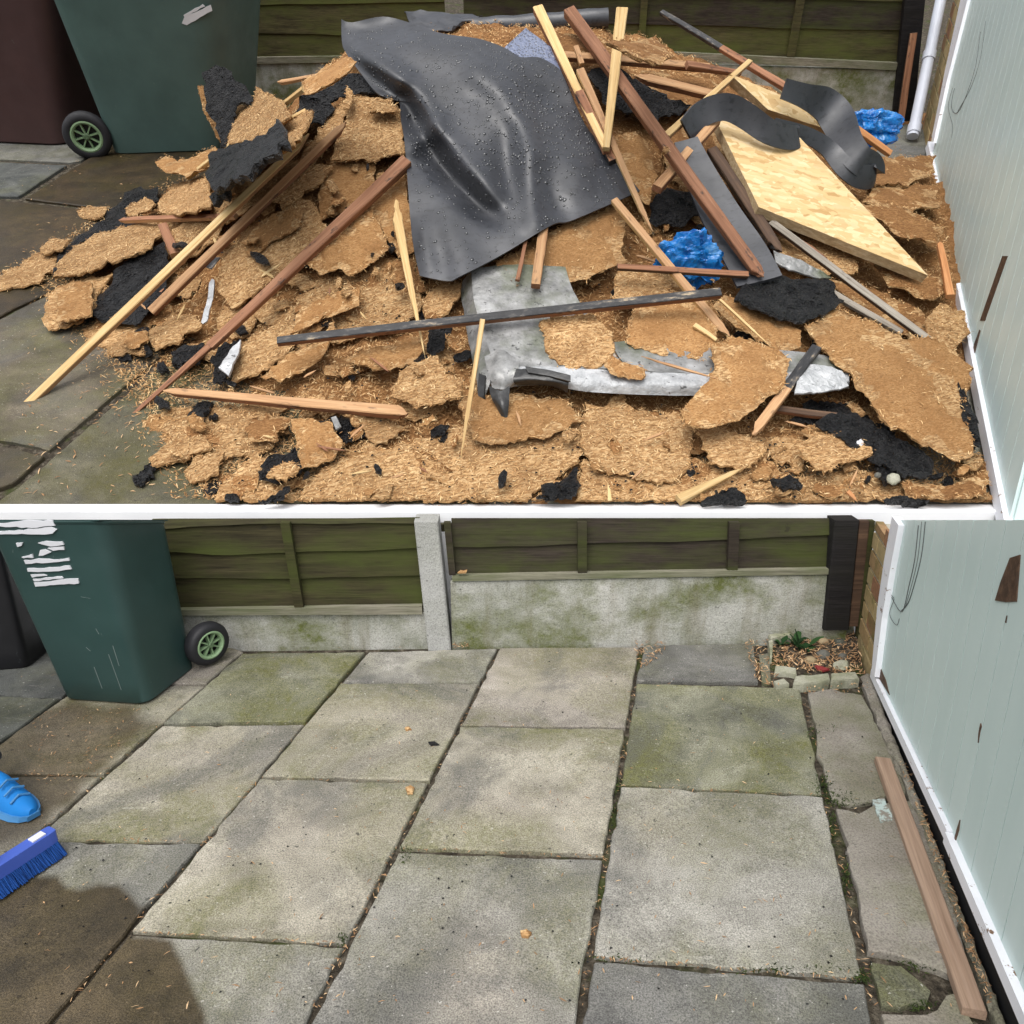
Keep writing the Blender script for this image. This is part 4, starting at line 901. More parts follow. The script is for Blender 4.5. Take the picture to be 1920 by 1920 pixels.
for q, m, kw in (([(-160, 236), (262, 236), (152, 301), (128, 305), (-160, 290)], 3, {}), ([(-160, 296), (127, 310), (34, 370), (-160, 362)], 6, {}),
                 ([(44, 373), (155, 304), (262, 240), (760, 235), (640, 430), (515, 420), (160, 387)], 5, dict(wet=wd1)),
                 ([(-170, 366), (36, 379), (158, 392), (500, 426), (300, 436), (82, 553), (28, 578), (-170, 690)], 5, dict(wet=wd1, wear=spot(60, 440, 160, 60, .2))),
                 ([(-190, 700), (30, 584), (86, 556), (302, 442), (760, 470), (308, 662), (92, 846), (28, 832), (-200, 790)], 5, dict(wet=lambda x, y: .3*wd1(x, y), n=50, wear=spot(130, 760, 90, 60, .15))),
                 ([(-220, 800), (28, 840), (88, 854), (26, 908), (-240, 1010)], 5, dict(wet=lambda x, y: .65)),
                 ([(316, 668), (900, 640), (900, 985), (-80, 990), (32, 912)], 2, dict(n=50, wet=lambda x, y: .65)),
                 ([(910, 640), (1900, 640), (1960, 985), (910, 985)], 1, {}), ([(770, 470), (1800, 470), (1860, 630), (320, 660)], 1, {}), ([(770, 235), (1745, 232), (1790, 460), (650, 430)], 3, {})):
    slab(UP, q, M_SL[m], pav_up, inset=.007, thick=.04, **({'n': 24} | kw))
# ---- fence of the upper yard
FU = Wall(UP, G(430, 195), G(1680, 222)); su = lambda x, y, d=0: FU.sz(x, y, d)
TOPU = -75
gravel(FU, su(300, 150)[0], su(838, 150)[0], -.05, -.05, su(440, 116)[1], su(838, 112)[1], 'gravel_board', M_GRAVEL, UP, label='damp mossy concrete gravel board between the bin and the rubble heap', cat='gravel board')
gravel(FU, su(872, 150)[0], su(1700, 170)[0], -.05, -.05, su(880, 108)[1], su(1676, 131)[1], 'gravel_board', M_GRAVEL, UP, label='pale mossy concrete gravel board behind the right of the rubble heap', cat='gravel board')
zt = edge(FU, [(300, TOPU), (1700, TOPU-6)])
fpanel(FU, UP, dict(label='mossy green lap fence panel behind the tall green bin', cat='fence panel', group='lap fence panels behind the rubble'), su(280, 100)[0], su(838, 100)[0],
       [edge(FU, [(430, 108), (838, 102)]), edge(FU, [(425, 60), (640, 67), (838, 60)]), edge(FU, [(425, 10), (838, 4)]), edge(FU, [(425, -35), (838, -40)])], (edge(FU, [(430, 119), (838, 112)]), edge(FU, [(430, 107), (838, 101)]), .026), [(su(459, 108)[0], su(446, 0)[0]*1.0, .055)], [M_FB_LIT, M_FB_LIT], zt, pale=M_RAIL)
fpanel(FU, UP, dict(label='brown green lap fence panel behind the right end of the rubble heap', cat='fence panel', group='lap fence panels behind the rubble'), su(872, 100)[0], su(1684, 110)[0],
       [edge(FU, [(880, 88), (1280, 97), (1676, 116)]), edge(FU, [(880, 42), (1280, 47), (1500, 53), (1688, 57)]), edge(FU, [(880, -6), (1280, -4), (1688, 2)]), edge(FU, [(880, -45), (1688, -42)])], (edge(FU, [(880, 102), (1280, 111), (1676, 130)]), edge(FU, [(880, 88), (1280, 97), (1676, 116)]), .03), [(su(1203, 80)[0], su(1205, 10)[0], .05), (su(1483, 100)[0], su(1493, 20)[0], .06)], [M_FB_LIT, M_FBD], zt)
p0, p1 = su(1676, 200, .05), su(1714, 205, .05); q0, q1 = su(1694, 30, .05), su(1732, 30, .05)
MB().loft([[FU.P(p0[0]+(q0[0]-p0[0])*k, zz_, -.04), FU.P(p0[0]+(q0[0]-p0[0])*k, zz_, .05), FU.P(p1[0]+(q1[0]-p1[0])*k, zz_, .05), FU.P(p1[0]+(q1[0]-p1[0])*k, zz_, -.04)] for k, zz_ in ((-.3, -.04), (0, p0[1]), (1, q0[1]), (1.5, q0[1]+(q0[1]-p0[1])*.5))]).put('timber_post', M_FBLK, UP, label='black timber post between the rubble-yard fence and the grey pipe', cat='post')
# door of the upper yard
DU = Wall(UP, G(1863, 945), G(1737, 285)); du = lambda x, y, d=0: DU.sz(x, y, d)
sN, sFar = du(1874, 1010)[0], du(1746, 262)[0]; sg2 = 1 if sFar > sN else -1; zr = .075; ztop = 1.62
de2 = empty('garage_door', UP, DU.P((sN+sFar)/2, 0), label='pale mint boarded garage door with rubble heaped against its foot', cat='garage door')
# white jamb
q = []
for xa, xb, y in ((1745, 1752, 262), (1769, 1779, 140), (1793, 1807, 30), (1813, 1830, -60)):
    u0, u1 = du(xa, y, .02), du(xb, y, .02); zq = (u0[1]+u1[1])/2; q.append([DU.P(u0[0], zq, -.03), DU.P(u0[0], zq, .02), DU.P(u1[0], zq, .02), DU.P(u1[0], zq, -.03)])
MB().loft(q).put('jamb_trim', M_TRIM, UP, de2)
jt = [( (a[2]-DU.A).dot(DU.t), a[2].z) for a in q]
lean = (jt[-1][0]-jt[0][0])/(jt[-1][1]-jt[0][1])
bw = .150; s = sN; k = 0
while sg2*(jt[0][0]-s) > 0:
    e = s+sg2*min(bw, abs(jt[0][0]-s)); mb = MB(); c = .0065
    z1 = ztop
    top = lambda a: a+lean*(z1-zr)
    ring = lambda z_, o: [DU.P(s+o, z_, -.03), DU.P(s+o, z_, 0), DU.P(e+o-sg2*.0045, z_, 0), DU.P(e+o-sg2*.0045, z_, -.03)]
    mb.loft([ring(zr-.02, 0), ring(z1, lean*(z1-zr))]); mb.put('door_board', M_MINT, UP, de2); s = e; k += 1
ko = lean*(ztop-zr); MB().loft([[DU.P(sN, zr, -.036), DU.P(sN, zr, -.010), DU.P(jt[0][0], zr, -.010), DU.P(jt[0][0], zr, -.036)], [DU.P(sN+ko, ztop-.01, -.036), DU.P(sN+ko, ztop-.01, -.010), DU.P(jt[0][0]+ko, ztop-.01, -.010), DU.P(jt[0][0]+ko, ztop-.01, -.036)]]).put('door_backing', M_MINT, UP, de2)
strip(DU, [(sN-sg2*.03, .028, zr), (sFar, .028, zr)], -.03, .018, 'bottom_rail', M_TRIM, UP, de2)
strip(DU, [(sN-sg2*.03, -.05, .0275), (sFar, -.05, .0275)], -.04, -.006, 'gap_shade_strip', M_BLACKGAP, UP, de2)  # black strip painting the dark gap below the upper door
for px in ([(1879, 480), (1889, 480), (1846, 602), (1837, 601)], [(1836, 618), (1838, 620), (1828, 660), (1820, 680), (1826, 645)]):
    patch(DU, px, .002, M_DARKW, 'bare_patch', UP, de2)
scribble(DU, [(1838, 60), (1830, 120), (1815, 170), (1800, 205), (1790, 212), (1784, 200), (1786, 180), (1790, 165)], UP, de2, r=.0018)
scribble(DU, [(1848, 40), (1838, 110), (1820, 165), (1796, 208)], UP, de2, r=.0015)
scribble(DU, [(1786, 165), (1778, 200), (1786, 235), (1784, 258)], UP, de2, r=.0012)
# brick pier behind the pipe
pe2 = empty('brick_pier', UP, DU.P(sFar+sg2*.2, 0), label='brick pier between the grey pipe and the rubble-yard door jamb', cat='brick pier')
sE = sFar+sg2*.62
def leanP(a, z, d): return DU.P(a+lean*z, z, d)
mb = MB(); mb.loft([[leanP(sFar+sg2*.004, z, -.10), leanP(sFar+sg2*.004, z, -.012), leanP(sE, z, -.012), leanP(sE, z, -.10)] for z in (-.05, 1.6)]); mb.put('mortar', M_MORTAR, UP, pe2)
z = 0; row = 0
while z < 1.5:
    a = sFar+sg2*.005-sg2*(0 if row % 2 else .10)
    while sg2*(sE-a) > .03:
        b_ = a+sg2*.205; aa = max(sg2*a, sg2*(sFar+sg2*.005)); bb = min(sg2*b_, sg2*sE)
        if bb-aa > .03:
            mb = MB(); j = random.uniform(-.002, .002); mb.loft([[leanP(sg2*aa, zz_, -.02), leanP(sg2*aa, zz_, -.004+j), leanP(sg2*bb, zz_, -.004+j), leanP(sg2*bb, zz_, -.02)] for zz_ in (z, z+.078)]); mb.put('brick', M_BRICK, UP, pe2)
        a = b_+sg2*.014
    z += .092; row += 1
# pipe
pA = UP.pl(1711, 256, DU.A+DU.n*.10, DU.n); pB = UP.pl(1764, 0, DU.A+DU.n*.10, DU.n); pC = pA+(pB-pA)*1.5
pi = empty('drain_pipe', UP, pA, label='pale grey downpipe running down beside the brick pier', cat='pipe')
MB().tube([pA, pB, pC], .040, 16).put('pipe', M_PIPE, UP, pi, smooth=True)
for k in (.02, .55): MB().tube([pA+(pB-pA)*k, pA+(pB-pA)*(k+.06)], .047, 16).put('pipe_collar', M_PIPE, UP, pi, smooth=True)
# ================================================================== THE HEAP
UL = [(1.7, -.95), (2, -1.1), (2.45, -1.45), (3, -1.9), (3.83, -2.62), (4.5, -2.5), (5.6, -2.0), (6.6, -1.5)]
PR = [(0, .02), (.05, .055), (.1, .14), (.17, .36), (.22, .66), (.28, .98), (.35, 1.05), (.5, 1.05), (.6, .95), (.75, .66), (.85, .46), (1, .26)]
def hp(u, v):
    uL = interp(v, UL); uR = 1.70+.34*(v-1.94); s = (u-uL)/(uR-uL)
    if s < 0: return -.03+max(-.03, s*.3)
    A = .87*math.exp(-((v-5.1)/1.72)**2) if v < 5.1 else .87*math.exp(-((v-5.1)/.85)**2)
    if s > .78 and v > 4.0: A *= 1-min(1, (s-.78)/.16)*min(1, (v-4.0)/1.6)*.85
    return max(A*interp(s, PR), min(.025, s*.4))
def hit(x, y, lift=0.0):
    """first point of the heap (raised by lift) along the pixel's ray"""
    d = UP.ray(x, y); t = 1.6; pz = None
    while True:
        p = Vector((0, 0, H_UP))+d*t; f = p.z-hp(p.x, p.y)-lift
        if f <= 0 or p.z < 0:
            if pz is None: return p
            for _ in range(8):
                tm = (t+pz)/2; p = Vector((0, 0, H_UP))+d*tm
                if p.z-hp(p.x, p.y)-lift <= 0: t = tm
                else: pz = tm
            return p
        if p.y > 5.1: return Vector((0, 0, H_UP))+d*(5.0/d.y)
        pz = t; t += .035
def tdep(p): return p.y*UP.c+(UP.H-p.z)*UP.s
# base of crushed debris
nu, nv = 190, 170; V = []; vs = [v0+.0+(6.7-v0)*(j/nv)**1.25 for j in range(nv+1)]
for v in vs:
    for i in range(nu+1):
        uR = 1.80+.36*(v-1.94); u = -3.0+(uR+3.0)*i/nu; h = hp(u, v)
        n1 = noise.fractal(Vector((u*7, v*7, 0)), 1, 2, 4)*.035+nz(u*34, v*34)*.012
        V.append(Vector((u, v, h-.036+(n1 if h > -.01 else 0)*min(1, .35+max(0, h)*8))))
Fc = []
for j in range(nv):
    for i in range(nu):
        a = j*(nu+1)+i; q = [a, a+1, a+nu+2, a+nu+1]
        if max(V[k].z for k in q) > -.045: Fc.append(q)
put('debris_heap', V, Fc, M_WET_GAP, UP, base=Vector((.2, 4, 0)), label='large sloping heap of crushed chipboard debris piled on the paving', cat='rubble heap', kind='stuff')  # darker base colour puts shade into the gaps between the plates

def heapfit(px, rng=None):
    H = [hit(x, y) for x, y in px]; c = sum(H, Vector())/len(H)
    A = np.array([[p.x-c.x, p.y-c.y, 1] for p in H]); z = np.array([p.z-c.z for p in H])
    lam = np.diag([.02, .02, 0]); sol = np.linalg.solve(A.T@A+lam*len(H)*.02, A.T@z)
    a, b = max(-.7, min(.7, sol[0])), max(-.75, min(.75, sol[1])); n = Vector((-a, -b, 1)).normalized()
    res = max((p-c).dot(n) for p in H)
    return c, n, H, res
FIB_ALL = []
def sheet(name, px, mat, layer=0, th=.015, rag=2.4, torn=True, label=None, cat=None, group=None, tilt=(0, 0), fringe=1.0, face=0.0, bow=.0, matedge=None, amp=.004, step=7, over=.35, fr_out=None, yd=UP, smooth=False, fmat=None, rough=1.0):
    """broken board: outline px lies on a plane fitted to the heap, real thickness, uneven broken edges, splintered fringe"""
    px = [(x, min(y, 937)) for x, y in px]
    c, n, H, res = heapfit(densify(px, 30))
    n = (n+Vector((tilt[0], tilt[1], 0))).normalized(); c = c+n*(max(0, res)*over+.006+layer*.020)
    out = densify(px, step, rag*.6); s0 = random.uniform(0, 99); ccx = sum(p[0] for p in out)/len(out); ccy = sum(p[1] for p in out)/len(out)
    if rag > 1.5:
        o_ = []
        for x, y in out:
            k = noise.fractal(Vector((x*.045+s0, y*.045, 0)), 1, 2, 3)*rag*(3.4 if torn and mat is not M_SMOOTH else 2.2); r = math.hypot(x-ccx, y-ccy) or 1
            k = max(-.3*r, min(.18*r, k)); o_.append((x+(x-ccx)/r*k, min(938, y+(y-ccy)/r*k)))
        out = o_
    P = [UP.pl(x, y, c, n) for x, y in out]
    cen = sum(P, Vector())/len(P); fr = frame(cen, Vector((1, .3, 0)), n); inv = fr.inverted()
    L = [inv @ p for p in P]
    sc = max(max(p.x for p in L)-min(p.x for p in L), max(p.y for p in L)-min(p.y for p in L))
    sd = random.uniform(0, 99)
    def hgt(x, y): return bow*((x/sc)**2*2-.25*(y/sc))*sc+noise.fractal(Vector((x*9+sd, y*9, 0)), 1, 2, 3)*amp+nz(x*60+sd, y*60)*amp*.5
    st = max(sc/26, .010); ins = []
    o2 = [(p.x, p.y) for p in L]
    y0 = min(q[1] for q in o2); x0 = min(q[0] for q in o2); x1 = max(q[0] for q in o2); y1 = max(q[1] for q in o2); y = y0
    osh = [(q[0]*.95, q[1]*.95) for q in o2]
    while y < y1:
        x = x0
        while x < x1:
            if inpoly(x, y, osh): ins.append((x+random.uniform(-.25, .25)*st, y+random.uniform(-.25, .25)*st))
            x += st
        y += st
    nb = len(o2)
    v2, e2, f2, orig, *_ = delaunay_2d_cdt([Vector(q) for q in o2+ins], [(i, (i+1) % nb) for i in range(nb)], [], 1, 1e-6)
    if len(v2) < nb: return None
    V = [Vector((p.x, p.y, hgt(p.x, p.y))) for p in v2]; Fc = []
    for f in f2:
        f = list(f); a, b, d = V[f[0]], V[f[1]], V[f[2]]
        Fc.append(f if (b-a).cross(d-a).z > 0 else f[::-1])
    mi = [0]*len(Fc)
    if torn and mat in (M_SMOOTH, M_WET_GAP) and sc > .1:
        O = np.array(o2); low = set()
        for q, f in enumerate(Fc):
            cx_, cy_ = sum(V[i].x for i in f)/3, sum(V[i].y for i in f)/3; de_ = np.sqrt(((O-(cx_, cy_))**2).sum(1).min())
            if de_ < sc*.17*max(0, .18+noise.fractal(Vector((cx_*5/sc*1.2+sd, cy_*5/sc*1.2, 3)), 1, 2, 3)*1.3): mi[q] = 2; low.update(f)
        for i in low: V[i].z -= .005+abs(nz(V[i].x*70, V[i].y*70, sd))*.005
    ar = sum(o2[i][0]*o2[(i+1) % nb][1]-o2[(i+1) % nb][0]*o2[i][1] for i in range(nb))
    m1 = len(V); 
    for q in o2:
        r = math.hypot(*q) or 1; k = random.uniform(-.006, .009)*rough*(1 if torn else .15); V.append(Vector((q[0]*(1+k/r), q[1]*(1+k/r), hgt(*q)-th*random.uniform(.35, .6))))
    m2 = len(V)
    for q in o2:
        r = math.hypot(*q) or 1; k = random.uniform(-.022, -.002)*rough*(1 if torn else .15); V.append(Vector((q[0]*(1+k/r), q[1]*(1+k/r), hgt(*q)-th)))
    for i in range(nb):
        j = (i+1) % nb
        for a, b in ((0, m1), (m1, m2)):
            f = [a+i, b+i, b+j, a+j] if ar > 0 else [a+i, a+j, b+j, b+i]
            Fc.append(f); mi.append(1)
    Fc.append([m2+i for i in range(nb)][::-1 if ar > 0 else 1]); mi.append(1)
    o = put(name, V, Fc, [mat, matedge or (M_EDGE if torn else mat), M_TORN], UP, fr=fr, mi=mi, smooth=smooth, label=label, cat=cat, **({'group': group} if group else {}))
    if fringe > 0:
        per = [(L[i]-L[(i+1) % nb]).length for i in range(nb)]; n_e = int(sum(per)*(150 if torn and mat is not M_SMOOTH else 95)*fringe)
        cum = np.cumsum(per)
        def pk(i):
            r = random.random()*cum[-1]
            if nz(r*5, sd) < random.uniform(-.5, .25): return None
            k = int(np.searchsorted(cum, r)); k = min(k, nb-1); q = L[k].lerp(L[(k+1) % nb], random.random())
            rr = math.hypot(q.x, q.y) or 1; off = random.gauss(-.004, .008)
            return Vector((q.x*(1+off/rr), q.y*(1+off/rr), hgt(q.x, q.y)-random.uniform(-.002, th*.9 if off > -.002 else .0)))
        A, B = slivers(n_e, pk, L=(.007, .026), Wd=(.0014, .0045), lift=(-.002, .004), tilt=.55)
        if face > 0 and f2:
            tri = [f for f in f2]; w = np.array([abs((v2[f[1]]-v2[f[0]]).cross(v2[f[2]]-v2[f[0]]))/2 for f in tri]); tot = w.sum(); cw = np.cumsum(w)
            def pf(i):
                f = tri[min(len(tri)-1, int(np.searchsorted(cw, random.random()*tot)))]; a, b = random.random(), random.random()
                if a+b > 1: a, b = 1-a, 1-b
                q = v2[f[0]]+(v2[f[1]]-v2[f[0]])*a+(v2[f[2]]-v2[f[0]])*b; return Vector((q.x, q.y, hgt(q.x, q.y)))
            C, D = slivers(int(tot*7500*face), pf, L=(.006, .026), Wd=(.0012, .0042), lift=(-.001, .003), tilt=.4); k = len(A); A += C; B += [[i+k for i in f] for f in D]
        f = put('wood_fibres', [fr @ v for v in A], B, fmat or M_FIB, UP, o, fr=fr) if False else put('wood_fibres', A, B, fmat or M_FIB, UP, o, fr=fr)
        f['kind'] = 'stuff'
    return o
def timber(px0, px1, w0, w1, l0, l1, mat, label, h=.7, tip=0, tip0=0, mat2=None, roll=0.0, seg=10, bend=0.0, name='timber', cat='timber', split=None, hp0=None, hp1=None):
    """squared length of wood between two pixels, raised l0 / l1 above the heap; tip, tip0 = splintered end lengths"""
    a = hp0 or hit(*px0, max(0, l0)); b = hp1 or hit(*px1, max(0, l1))
    if px0[1] < 60: pass
    W0, W1 = w0*.8*tdep(a)/F, w1*.8*tdep(b)/F
    d = (b-a).normalized(); view = (Vector((0, 0, H_UP))-(a+b)/2).normalized(); N = Vector((0, 0, 1))*.75+view*.6
    N = N-d*N.dot(d); fr = frame(a, d, N); fr = fr @ Matrix.Rotation(roll, 4, 'X'); Ln = (b-a).length; sd = random.uniform(0, 50); rr = []
    tip, tip0 = min(tip, Ln*.45), min(tip0, Ln*.45)
    xs = sorted(set([Ln*k/seg for k in range(seg+1)]+([Ln-tip*f for f in (1, .66, .33, .12)] if tip else [])+([tip0*f for f in (.12, .33, .66, 1)] if tip0 else [])))
    for x in xs:
        t = x/Ln; w = (W0+(W1-W0)*t)/2; hh = (W0+(W1-W0)*t)*h; k = 1.0; sh = 0
        if tip and x > Ln-tip: q = max(0, (Ln-x)/tip); k = max(.06, q**.8); sh = (1-k)*w*.55*math.sin(sd*7)
        if tip0 and x < tip0: q = max(0, x/tip0); k = max(.06, q**.8); sh = (1-k)*w*.55*math.cos(sd*5)
        jit = lambda: random.uniform(-.05, .05)*w*(1 if k == 1 else 5)
        by = nz(t*1.6, sd)*w*.25+sh; bz = bend*4*t*(1-t)+nz(t*1.5, sd+9)*w*.2; c = min(.004, w*.16)
        wk = w*k; top, bot = 0+bz-(1-k)*hh*.25, -hh+bz+(1-k)*hh*.55
        rr.append([Vector((x, by-wk+jit(), top-c)), Vector((x, by-wk+c*k+jit(), top)), Vector((x, by+wk-c*k+jit(), top)), Vector((x, by+wk+jit(), top-c)), Vector((x, by+wk+jit(), bot)), Vector((x, by-wk+jit(), bot))])
    mb = MB(); mb.loft(rr); mats = [mat, mat2 or mat]
    n = len(rr[0]); mi = []
    for k, x in enumerate(xs[:-1]):
        if split is not None: m = 1 if x/Ln >= split else 0; mi += [m]*n
        else: mi += [0, 0, 0, 1, 1, 1] if mat2 else [0]*n
    mi += [1, 1]
    return put(name, mb.V, mb.F, mats, UP, fr=fr, mi=mi, label=label, cat=cat)

# ---------------------------------------------------------------- chipboard sheets, felt: (pixel outline, material, layer, options, label)
CB = 'chipboard_sheet'; FE = 'roofing_felt'
S, T, Wt = M_SMOOTH, M_TORN, M_WET_GAP
def cb(px, mat, layer, label, **k):
    k.setdefault('face', 1.0 if mat is T else .10); return sheet(CB, px, mat, layer, label=label, cat='chipboard', **k)
def fe(px, layer, label, **k):
    k.setdefault('th', .014); k.setdefault('amp', .020); k.setdefault('rag', 3); return sheet(FE, px, M_FELT, layer, label=label, cat='roofing felt', torn=True, matedge=M_FELT, fringe=k.pop('fringe', .0), **k)
# left margin
cb([(30, 502), (68, 476), (112, 470), (98, 500), (82, 522), (36, 540), (-20, 545), (-10, 515)], T, 0, 'torn chipboard piece at the extreme left edge of the heap')
cb([(70, 466), (100, 447), (132, 448), (118, 470), (82, 476)], T, 1, 'small torn chipboard scrap above the far-left piece', step=5)
fe([(92, 522), (112, 480), (136, 448), (172, 425), (205, 395), (250, 353), (293, 353), (298, 378), (246, 388), (232, 405), (262, 420), (200, 440), (150, 452), (122, 490)], 0, 'long shiny black felt strip along the upper left edge of the heap')
cb([(232, 392), (270, 372), (294, 380), (272, 396), (238, 407)], T, 2, 'small torn chipboard bit lying on the long felt strip', step=5)
cb([(145, 396), (170, 386), (198, 390), (195, 403), (165, 413)], T, 0, 'pale fluffy chipboard scrap alone on the paving left of the felt strip', step=5)
cb([(98, 520), (112, 488), (140, 462), (180, 440), (232, 424), (292, 412), (302, 440), (285, 462), (250, 476), (155, 512)], T, 2, 'long rough chipboard sheet between the felt strip and gravelly felt')
cb([(300, 374), (325, 346), (385, 330), (394, 356), (392, 388), (345, 402), (298, 396)], T, 1, 'rough chipboard block just left of the big black felt slab')
cb([(290, 303), (310, 290), (330, 300), (352, 295), (400, 275), (414, 285), (392, 310), (350, 326), (310, 322)], S, 1, 'ragged curved chipboard piece under the right foot of the green bin', fringe=1.6)
cb([(372, 163), (386, 165), (397, 210), (412, 236), (418, 272), (405, 252), (382, 206)], S, 3, 'narrow orange chipboard sliver standing against the green bin', tilt=(0, -.6), step=5)
fe([(381, 140), (396, 126), (420, 124), (437, 140), (456, 165), (471, 192), (441, 194), (438, 230), (426, 275), (414, 272), (402, 222), (384, 193)], 4, 'upright lump of black felt leaning by the corner of the green bin', tilt=(0, -.6))
cb([(430, 242), (440, 195), (471, 197), (481, 168), (526, 185), (547, 215), (500, 252), (462, 270), (430, 270)], T, 2, 'stepped rough chipboard sheet behind the upright felt lump')
cb([(470, 262), (520, 226), (548, 215), (590, 205), (560, 262), (500, 300), (470, 310)], T, 1, 'torn chipboard behind the end of the big black felt slab')
fe([(547, 215), (560, 180), (600, 175), (625, 195), (610, 225), (570, 240), (545, 268)], 3, 'patch of black felt at the top left shoulder of the heap')
fe([(385, 330), (397, 285), (470, 264), (514, 242), (523, 226), (536, 262), (500, 300), (430, 340), (393, 356)], 4, 'big split slab of black felt left of the long pale battens', th=.03)
fe([(391, 366), (426, 349), (422, 366), (397, 376)], 4, 'small black felt lump under the big black felt slab', th=.03)
cb([(400, 395), (420, 360), (500, 318), (560, 300), (540, 340), (470, 390), (420, 420)], T, 1, 'rough chipboard under the pale battens left of centre')
cb([(500, 372), (545, 336), (600, 306), (622, 312), (602, 342), (530, 388)], T, 2, 'layered torn chipboard wedge right of the long pale battens')
cb([(560, 302), (608, 232), (648, 184), (662, 178), (656, 204), (622, 262), (566, 334)], T, 2, 'steep rough chipboard strip beside the upper end of the pale batten')
cb([(600, 412), (597, 370), (608, 312), (640, 298), (702, 296), (704, 350), (664, 392)], S, 1, 'smooth brown chipboard panel left of the membrane above the red timber')
cb([(618, 302), (640, 240), (662, 180), (732, 184), (753, 212), (760, 285), (702, 304), (660, 298)], T, 3, 'broad torn chipboard sheet just left of the membrane edge')
cb([(690, 210), (700, 186), (735, 180), (742, 206), (712, 214)], T, 5, 'little fluffy chipboard tuft at the membrane left edge', step=5)
cb([(640, 210), (650, 165), (662, 176), (655, 205)], T, 5, 'thin chipboard splinter strip above the broad torn sheet', step=5)
cb([(560, 152), (600, 128), (650, 104), (664, 112), (648, 135), (602, 164), (571, 176)], S, 5, 'tilted chipboard sheet with dark underside at the top left of the heap', rag=4)
fe([(575, 178), (610, 166), (652, 136), (690, 150), (700, 170), (650, 178), (610, 190)], 3, 'black felt fold under the tilted top-left chipboard sheet')
# left middle
cb([(410, 505), (425, 472), (470, 430), (565, 372), (580, 376), (614, 432), (592, 466), (432, 582), (412, 545)], T, 2, 'large pale rough sheet with straight dark edge left of the red timber')
cb([(455, 470), (470, 430), (510, 402), (558, 388), (566, 420), (512, 452), (472, 477)], S, 3, 'smooth delaminated flap on top of the large pale rough sheet')
cb([(310, 440), (360, 408), (420, 405), (408, 450), (360, 480), (330, 490)], T, 1, 'rough chipboard between the crossed red stub and pale batten')
fe([(168, 592), (180, 555), (215, 520), (250, 470), (312, 455), (322, 500), (302, 556), (262, 606), (212, 608)], 2, 'gravelly black felt square crossed by the long pale batten', amp=.02)
cb([(78, 602), (82, 574), (102, 545), (136, 525), (176, 520), (212, 515), (182, 546), (172, 592), (122, 612), (88, 620)], T, 2, 'rough fringed chipboard under the smooth square at the lower left')
cb([(102, 600), (107, 548), (150, 526), (172, 531), (169, 588), (126, 603)], S, 4, 'smooth orange chipboard square left of the gravelly felt', fringe=.5)
cb([(140, 622), (170, 611), (230, 606), (282, 600), (277, 630), (202, 650), (160, 641)], T, 0, 'rough chipboard crumbs in front of the gravelly felt')
cb([(225, 641), (240, 621), (272, 617), (279, 636), (255, 651)], S, 2, 'small smooth wedge below the gravelly felt', step=5)
fe([(217, 666), (230, 655), (251, 657), (246, 676), (225, 679)], 0, 'leftmost small black felt lump on the bare paving', th=.03, step=5)
fe([(260, 655), (280, 645), (284, 661), (265, 666)], 1, 'small black felt lump touching the debris edge beside the wedge', th=.03, step=5)
fe([(322, 661), (346, 646), (379, 648), (371, 666), (341, 681), (325, 676)], 2, 'rounded black felt chunk between the red timber and debris', th=.04, step=5)
fe([(292, 684), (310, 678), (314, 690), (298, 694)], 1, 'tiny black felt chunk below the rounded felt chunk', th=.03, step=5)
cb([(278, 620), (330, 590), (372, 588), (374, 611), (332, 641), (290, 656), (282, 646)], T, 1, 'fluffy chipboard left of the silver strip')
fe([(395, 662), (420, 640), (452, 640), (442, 680), (416, 705), (442, 716), (431, 722), (402, 711)], 2, 'black felt scrap around the white painted strip', step=5)
sheet('painted_strip', [(410, 690), (430, 655), (451, 637), (447, 662), (428, 704)], M_FOIL, 4, th=.012, rag=1.5, torn=False, fringe=0, amp=.006, label='white painted flashing strip on black felt below the red timber', cat='flashing')
fe([(350, 771), (365, 755), (401, 750), (396, 766), (376, 786), (355, 789)], 1, 'black felt lump under the left end of the brown timber', th=.03, step=5)
fe([(390, 780), (402, 773), (408, 778), (396, 788)], 1, 'tiny black felt crumb right of the lump under the brown timber', th=.03, step=4)
cb([(430, 722), (440, 680), (456, 640), (490, 625), (540, 600), (565, 620), (545, 660), (500, 690)], T, 1, 'rough chipboard sheet right of the white painted strip')
cb([(520, 620), (560, 560), (600, 525), (700, 515), (780, 530), (795, 570), (760, 610), (650, 640), (580, 640)], T, 0, 'wide rough bed of chipboard under the black batten')
cb([(545, 626), (556, 588), (572, 569), (640, 545), (672, 540), (674, 570), (612, 592), (590, 603)], S, 3, 'smooth tan shard just above the left end of the black batten')
cb([(490, 706), (506, 690), (560, 652), (616, 640), (602, 672), (572, 692), (522, 712)], S, 2, 'smooth tan shard just below the left end of the black batten')
cb([(645, 672), (700, 650), (792, 626), (790, 660), (772, 682), (700, 692)], S, 2, 'smooth tapering shard under the black batten left of the pale splinter')
cb([(575, 492), (600, 470), (640, 438), (692, 385), (722, 440), (727, 466), (682, 502), (661, 517), (640, 502), (602, 512)], S, 3, 'smooth brown sheet below the red timber with torn lower edge', fringe=1.5)
cb([(688, 385), (757, 308), (770, 400), (777, 470), (747, 482), (722, 442)], S, 2, 'smooth brown sheet between the red timber and membrane left edge')
cb([(740, 490), (775, 470), (785, 520), (800, 545), (770, 560), (735, 530)], Wt, 1, 'damp chipboard behind the splintered stake below the membrane')
cb([(800, 545), (835, 530), (862, 532), (858, 562), (836, 592), (802, 602), (796, 570)], T, 2, 'brown torn chipboard left of the silver flashing')
